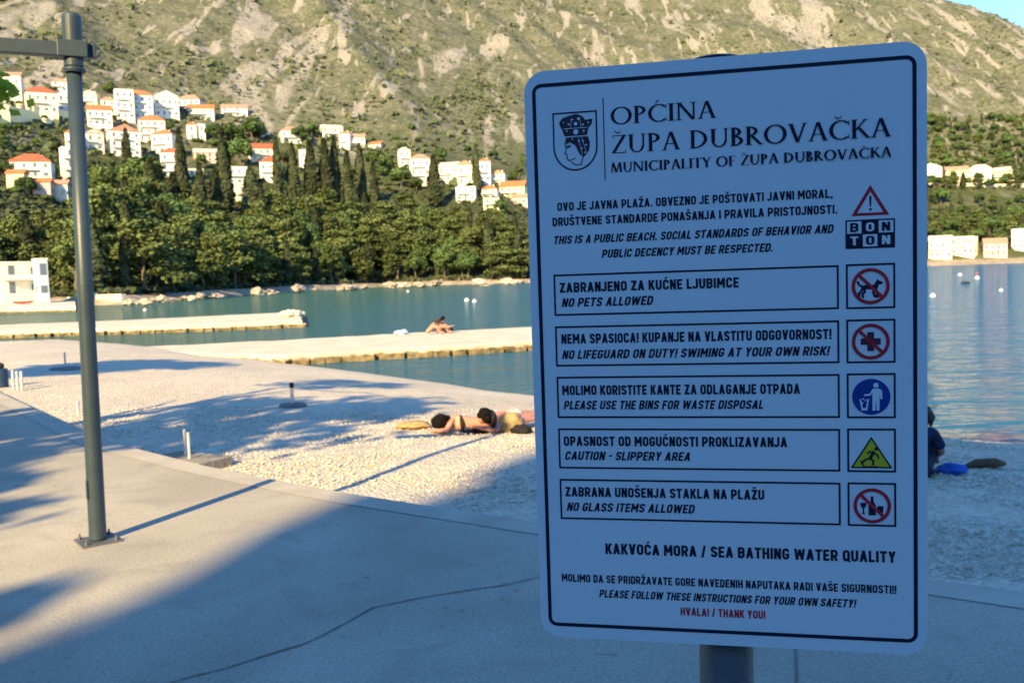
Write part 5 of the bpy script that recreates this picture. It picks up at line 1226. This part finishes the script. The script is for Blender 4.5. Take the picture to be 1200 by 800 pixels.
def person(loc, J, label, skin, hair, rz=0.0, hair_s=(.105, .115, .12), hair_off=(0, 0, 0), face=Vector((0, -1, 0)), clothes=(), hands=True, female=True):
    """J: dict of joint positions in local metres; the body is one grown surface"""
    sw = .9 if female else 1.05
    nd = [(J['pelvis'], .125, .105), (J['waist'], .10, .085), (J['chest'], .125 * sw, .095), (J['neck'], .052), (J['head'], .072)]
    ed = [(0, 1), (1, 2), (2, 3), (3, 4)]
    for s_ in 'lr':
        i_ = len(nd); nd += [(J['sh' + s_], .052), (J['el' + s_], .038), (J['wr' + s_], .026)]; ed += [(2, i_), (i_, i_ + 1), (i_ + 1, i_ + 2)]
        if hands: hand_nodes(nd, ed, i_ + 2, J['el' + s_])
        i_ = len(nd); nd += [(J['hi' + s_], .088), (J['kn' + s_], .058), (J['an' + s_], .036), (J['to' + s_], .030)]; ed += [(0, i_), (i_, i_ + 1), (i_ + 1, i_ + 2), (i_ + 2, i_ + 3)]
    nd = [(Vector(n_[0]),) + tuple(n_[1:]) for n_ in nd]
    ro = empty('person', loc, rz, label, 'person')
    me = skin_mesh(nd, ed); bm = bmesh.new(); bm.from_mesh(me)
    hd = Vector(J['head']); n0 = Vector(J['neck']); upv = (hd - n0).normalized(); hc = hd + upv * .045
    fz = (face - upv * face.dot(upv)).normalized(); sx = upv.cross(fz)
    HM = Matrix((sx, -fz, upv)).transposed()
    blob(bm, hc, (.076, .092, .115), 3, 0, HM)
    blob(bm, hc + fz * .094 - upv * .015, (.012, .016, .022), 2, 0, HM)             # nose
    for s_ in (-1, 1): blob(bm, hc + sx * .077 * s_ - upv * .01, (.008, .018, .028), 2, 0, HM)   # ears
    blob(bm, hc + fz * .078 - upv * .058, (.024, .012, .008), 2, 0, HM)             # mouth
    b_ = from_bm('body', bm, ro, skin, True)
    for s_ in (-1, 1):
        bm = bmesh.new(); blob(bm, hc + fz * .083 + sx * .03 * s_ + upv * .012, (.011, .008, .008), 2, 0, HM); from_bm('eye', bm, ro, M_hair, True)
    bm = bmesh.new(); blob(bm, hc - fz * .022 + upv * .026 + Vector(hair_off) * .3, hair_s, 3, .22, HM, 3)
    for k_ in range(16):                                  # locks falling away from the crown
        a_ = k_ * .393; d_ = (sx * math.cos(a_) - fz * abs(math.sin(a_)) * .8).normalized(); p0 = hc + upv * .08 + d_ * .05
        tube(bm, [p0, hc + d_ * hair_s[0] * .98 + upv * .02, hc + d_ * (hair_s[0] * .95 + .012 * math.sin(k_ * 2.3)) - upv * (.09 + .05 * abs(math.sin(k_ * 1.7)))], [.03, .03, .008], 6)
    if Vector(hair_off).length: blob(bm, hc + Vector(hair_off), (.06, .06, .06), 3, .2, None, 5)
    from_bm('hair', bm, ro, hair, True)
    for nm, m_, cn, ce in clothes:
        link(nm, skin_mesh([(Vector(n_[0]),) + tuple(n_[1:]) for n_ in cn], ce, 2), ro, m_, True)
    return ro
# first sunbather: on her side, back to the viewer, head to the left
p = at_beach(524, 507)
J = dict(pelvis=(.66, .10, .14), waist=(.44, .07, .12), chest=(.22, .04, .135), neck=(.04, .0, .155), head=(-.045, -.01, .165),
         shl=(.10, .03, .22), ell=(-.02, -.20, .06), wrl=(-.16, -.05, .05), shr=(.10, .02, .08), elr=(-.14, -.12, .04), wrr=(-.10, .06, .10),
         hil=(.70, .10, .20), knl=(1.05, .32, .15), anl=(1.25, .72, .07), tol=(1.38, .76, .05), hir=(.70, .12, .09), knr=(1.06, .26, .08), anr=(1.36, .55, .05), tor=(1.5, .58, .05))
ro = person(p, J, 'dark haired woman in black bikini lying on the pebbles, left one of two', M_skin, M_hair, rad(6), face=Vector((-.3, .9, .1)), hair_s=(.098, .11, .115),
       clothes=[('bikini_top', M_black, [((.17, .03, .13), .165, .13), ((.205, .035, .132), .165, .13), ((.24, .04, .135), .165, .13)], [(0, 1), (1, 2)]), ('bikini_bottom', M_black, [((.60, .09, .14), .185, .165), ((.655, .10, .14), .185, .165), ((.71, .11, .14), .185, .17)], [(0, 1), (1, 2)])])
ro.scale = (.88, .88, .88)
# second sunbather, head to the left, further along
p = at_beach(569, 506)
J = dict(pelvis=(.64, .02, .13), waist=(.44, .0, .12), chest=(.24, .0, .13), neck=(.08, .0, .165), head=(.0, -.01, .20),
         shl=(.15, -.14, .15), ell=(-.02, -.26, .05), wrl=(-.14, -.10, .08), shr=(.15, .14, .16), elr=(-.02, .24, .06), wrr=(-.14, .10, .08),
         hil=(.70, -.08, .11), knl=(1.10, -.10, .12), anl=(1.50, -.06, .06), tol=(1.62, -.05, .04), hir=(.70, .10, .11), knr=(1.10, .14, .12), anr=(1.50, .16, .06), tor=(1.62, .18, .04))
ro = person(p, J, 'sunbather with a black hair bun and white bottoms lying propped on elbows, right one', M_tan, M_hair, rad(48), face=Vector((-1, .2, -.1)), hair_s=(.098, .112, .118), hair_off=(.05, 0, .07),
       clothes=[('bottoms', M_whitec, [((.56, .01, .13), .18, .15), ((.64, .02, .13), .18, .155), ((.74, .02, .13), .18, .15)], [(0, 1), (1, 2)])])
ro.scale = (.86, .86, .86)
# their things
p = at_beach(484, 502); bm = bmesh.new(); blob(bm, (0, 0, .045), (.24, .15, .055), 3, .35, None, 4); tag(from_bm('beach_towel', bm, None, M_straw, True), 'rumpled yellow towel on the pebbles left of the sunbathers', 'towel').location = p
p = at_beach(598, 506); ro = empty('straw_bag', p, rad(12), 'yellow straw beach bag standing in front of the right sunbather', 'bag')
bm = bmesh.new(); blob(bm, (0, 0, .11), (.17, .09, .13), 3, .2, None, 8); from_bm('bag_body', bm, ro, M_straw, True)
bm = bmesh.new(); tube(bm, [(-.09, -.02, .2), (-.06, -.02, .29), (.06, -.02, .29), (.09, -.02, .2)], .011, 8); from_bm('handle', bm, ro, M_straw)
p = at_beach(610, 508); bm = bmesh.new(); blob(bm, (0, 0, .05), (.13, .08, .07), 3, .5, None, 9); tag(from_bm('folded_clothes', bm, None, M_black, True), 'dark bundle of clothes beside the straw bag', 'clothes').location = p
p = at_beach(556, 506); bm = bmesh.new(); box(bm, (0, 0, .012), (.30, .22, .024), Matrix.Rotation(.5, 4, 'Z'), .01); tag(from_bm('beach_mat', bm, None, M_black), 'small black mat between the two sunbathers', 'mat').location = p

# couple on the pier
def sitter(p, rz, label, skin, hair, bend, cl, scl=1.0, lean=0.0):
    c = math.cos(bend); s = math.sin(bend)
    J = dict(pelvis=(0, 0, .11), waist=(lean * .2, -.20 * s, .11 + .20 * c), chest=(lean * .5, -.42 * s, .11 + .40 * c), neck=(lean * .8, -.58 * s, .11 + .55 * c), head=(lean, -.70 * s, .11 + .62 * c),
             shl=(-.17, -.48 * s, .11 + .46 * c), ell=(-.22, -.62 * s - .1, .30), wrl=(-.12, -.80, .34), shr=(.17 + lean * .5, -.48 * s, .11 + .46 * c), elr=(.24, -.62 * s - .1, .30), wrr=(.14, -.80, .34),
             hil=(-.10, -.03, .11), knl=(-.14, -.45, .42), anl=(-.13, -.70, .06), tol=(-.14, -.85, .03), hir=(.10, -.03, .11), knr=(.14, -.45, .42), anr=(.13, -.70, .06), tor=(.14, -.85, .03))
    return person(p, J, label, skin, hair, rz, face=Vector((0, -1, -.3)), clothes=cl)
pp_ = at(501, 391.0, zt + .02)
sitter(pp_, rad(75), 'bare backed person sitting hunched forward on the long pier', M_skin, M_brownhair, .75, [('swim_shorts', M_black, [((0, .0, .11), .135, .118), ((0, -.06, .12), .135, .118)], [(0, 1)])])
sitter(pp_ + Vector((.42, .25, 0)), rad(70), 'dark haired person sitting close beside the hunched one on pier', M_tan, M_hair, .5, [('swim_shorts', M_black, [((0, .0, .11), .135, .118), ((0, -.06, .12), .135, .118)], [(0, 1)])])
p = at(469, 391.5, zt + .02); bm = bmesh.new(); blob(bm, (0, 0, .07), (.34, .2, .11), 3, .5, None, 11); blob(bm, (.2, .1, .12), (.16, .14, .12), 2, .4, None, 14); tag(from_bm('beach_towel', bm, None, M_palebl, True), 'pale blue towel bundle on the pier left of the couple', 'towel').location = p
p = at(522, 388.5, zt + .02); bm = bmesh.new(); blob(bm, (0, 0, .08), (.38, .16, .12), 3, .5, None, 17); tag(from_bm('backpack', bm, None, M_black, True), 'dark bag lying on the pier right of the couple', 'bag').location = p

# the person sitting at the water's edge behind the sign
p = at_beach(1072, 558)
J = dict(pelvis=(0, 0, .12), waist=(.0, .10, .28), chest=(.02, .20, .42), neck=(.02, .30, .54), head=(.02, .36, .60),
         shl=(-.13, .19, .47), ell=(-.20, .20, .27), wrl=(-.05, .38, .25), shr=(.18, .17, .48), elr=(.27, .18, .28), wrr=(.14, .36, .18),
         hil=(-.08, .04, .12), knl=(-.08, .42, .38), anl=(-.07, .60, .08), tol=(-.07, .74, .05), hir=(.10, .04, .12), knr=(.14, .42, .38), anr=(.12, .60, .08), tor=(.12, .74, .05))
ro = person(p, J, 'person in navy clothes sitting on the shaded pebbles, half hidden by the notice board', M_tan, M_brownhair, rad(-35), face=Vector((0, 1, 0)), female=False,
       clothes=[('shirt', M_navy, [((.0, .03, .18), .150, .125), ((.0, .10, .29), .140, .12), ((.02, .20, .42), .160, .125), ((.02, .27, .50), .09, .08), ((.18, .17, .48), .078), ((.262, .178, .30), .066), ((-.13, .19, .47), .078), ((-.195, .198, .29), .066)], [(0, 1), (1, 2), (2, 3), (2, 4), (4, 5), (2, 6), (6, 7)]),
                ('trousers', M_navy, [((0, .0, .12), .150, .13), ((.10, .04, .13), .108), ((.14, .42, .37), .082), ((.125, .53, .20), .070), ((-.08, .04, .13), .108), ((-.08, .42, .37), .082), ((-.07, .53, .20), .070)], [(0, 1), (1, 2), (2, 3), (0, 4), (4, 5), (5, 6)])])
ro.scale = (.80, .80, .80)
p = at_beach(1114, 554); bm = bmesh.new(); blob(bm, (0, 0, .035), (.15, .12, .05), 3, .5, None, 21); tag(from_bm('beach_towel', bm, None, M_bluec, True), 'crumpled bright blue towel beside the seated person', 'towel').location = p
p = at_beach(1155, 549); bm = bmesh.new(); tube(bm, [(-.2, 0, .03), (-.08, .03, .05), (.08, -.02, .06), (.2, .03, .04)], [.02, .045, .05, .025], 10); tag(from_bm('driftwood', bm, None, mat('driftwood', (.16, .10, .06), .9, .3, 12, .5), True), 'short brown piece of driftwood on the shaded pebbles', 'driftwood').location = p
print('objects', len(S.objects))
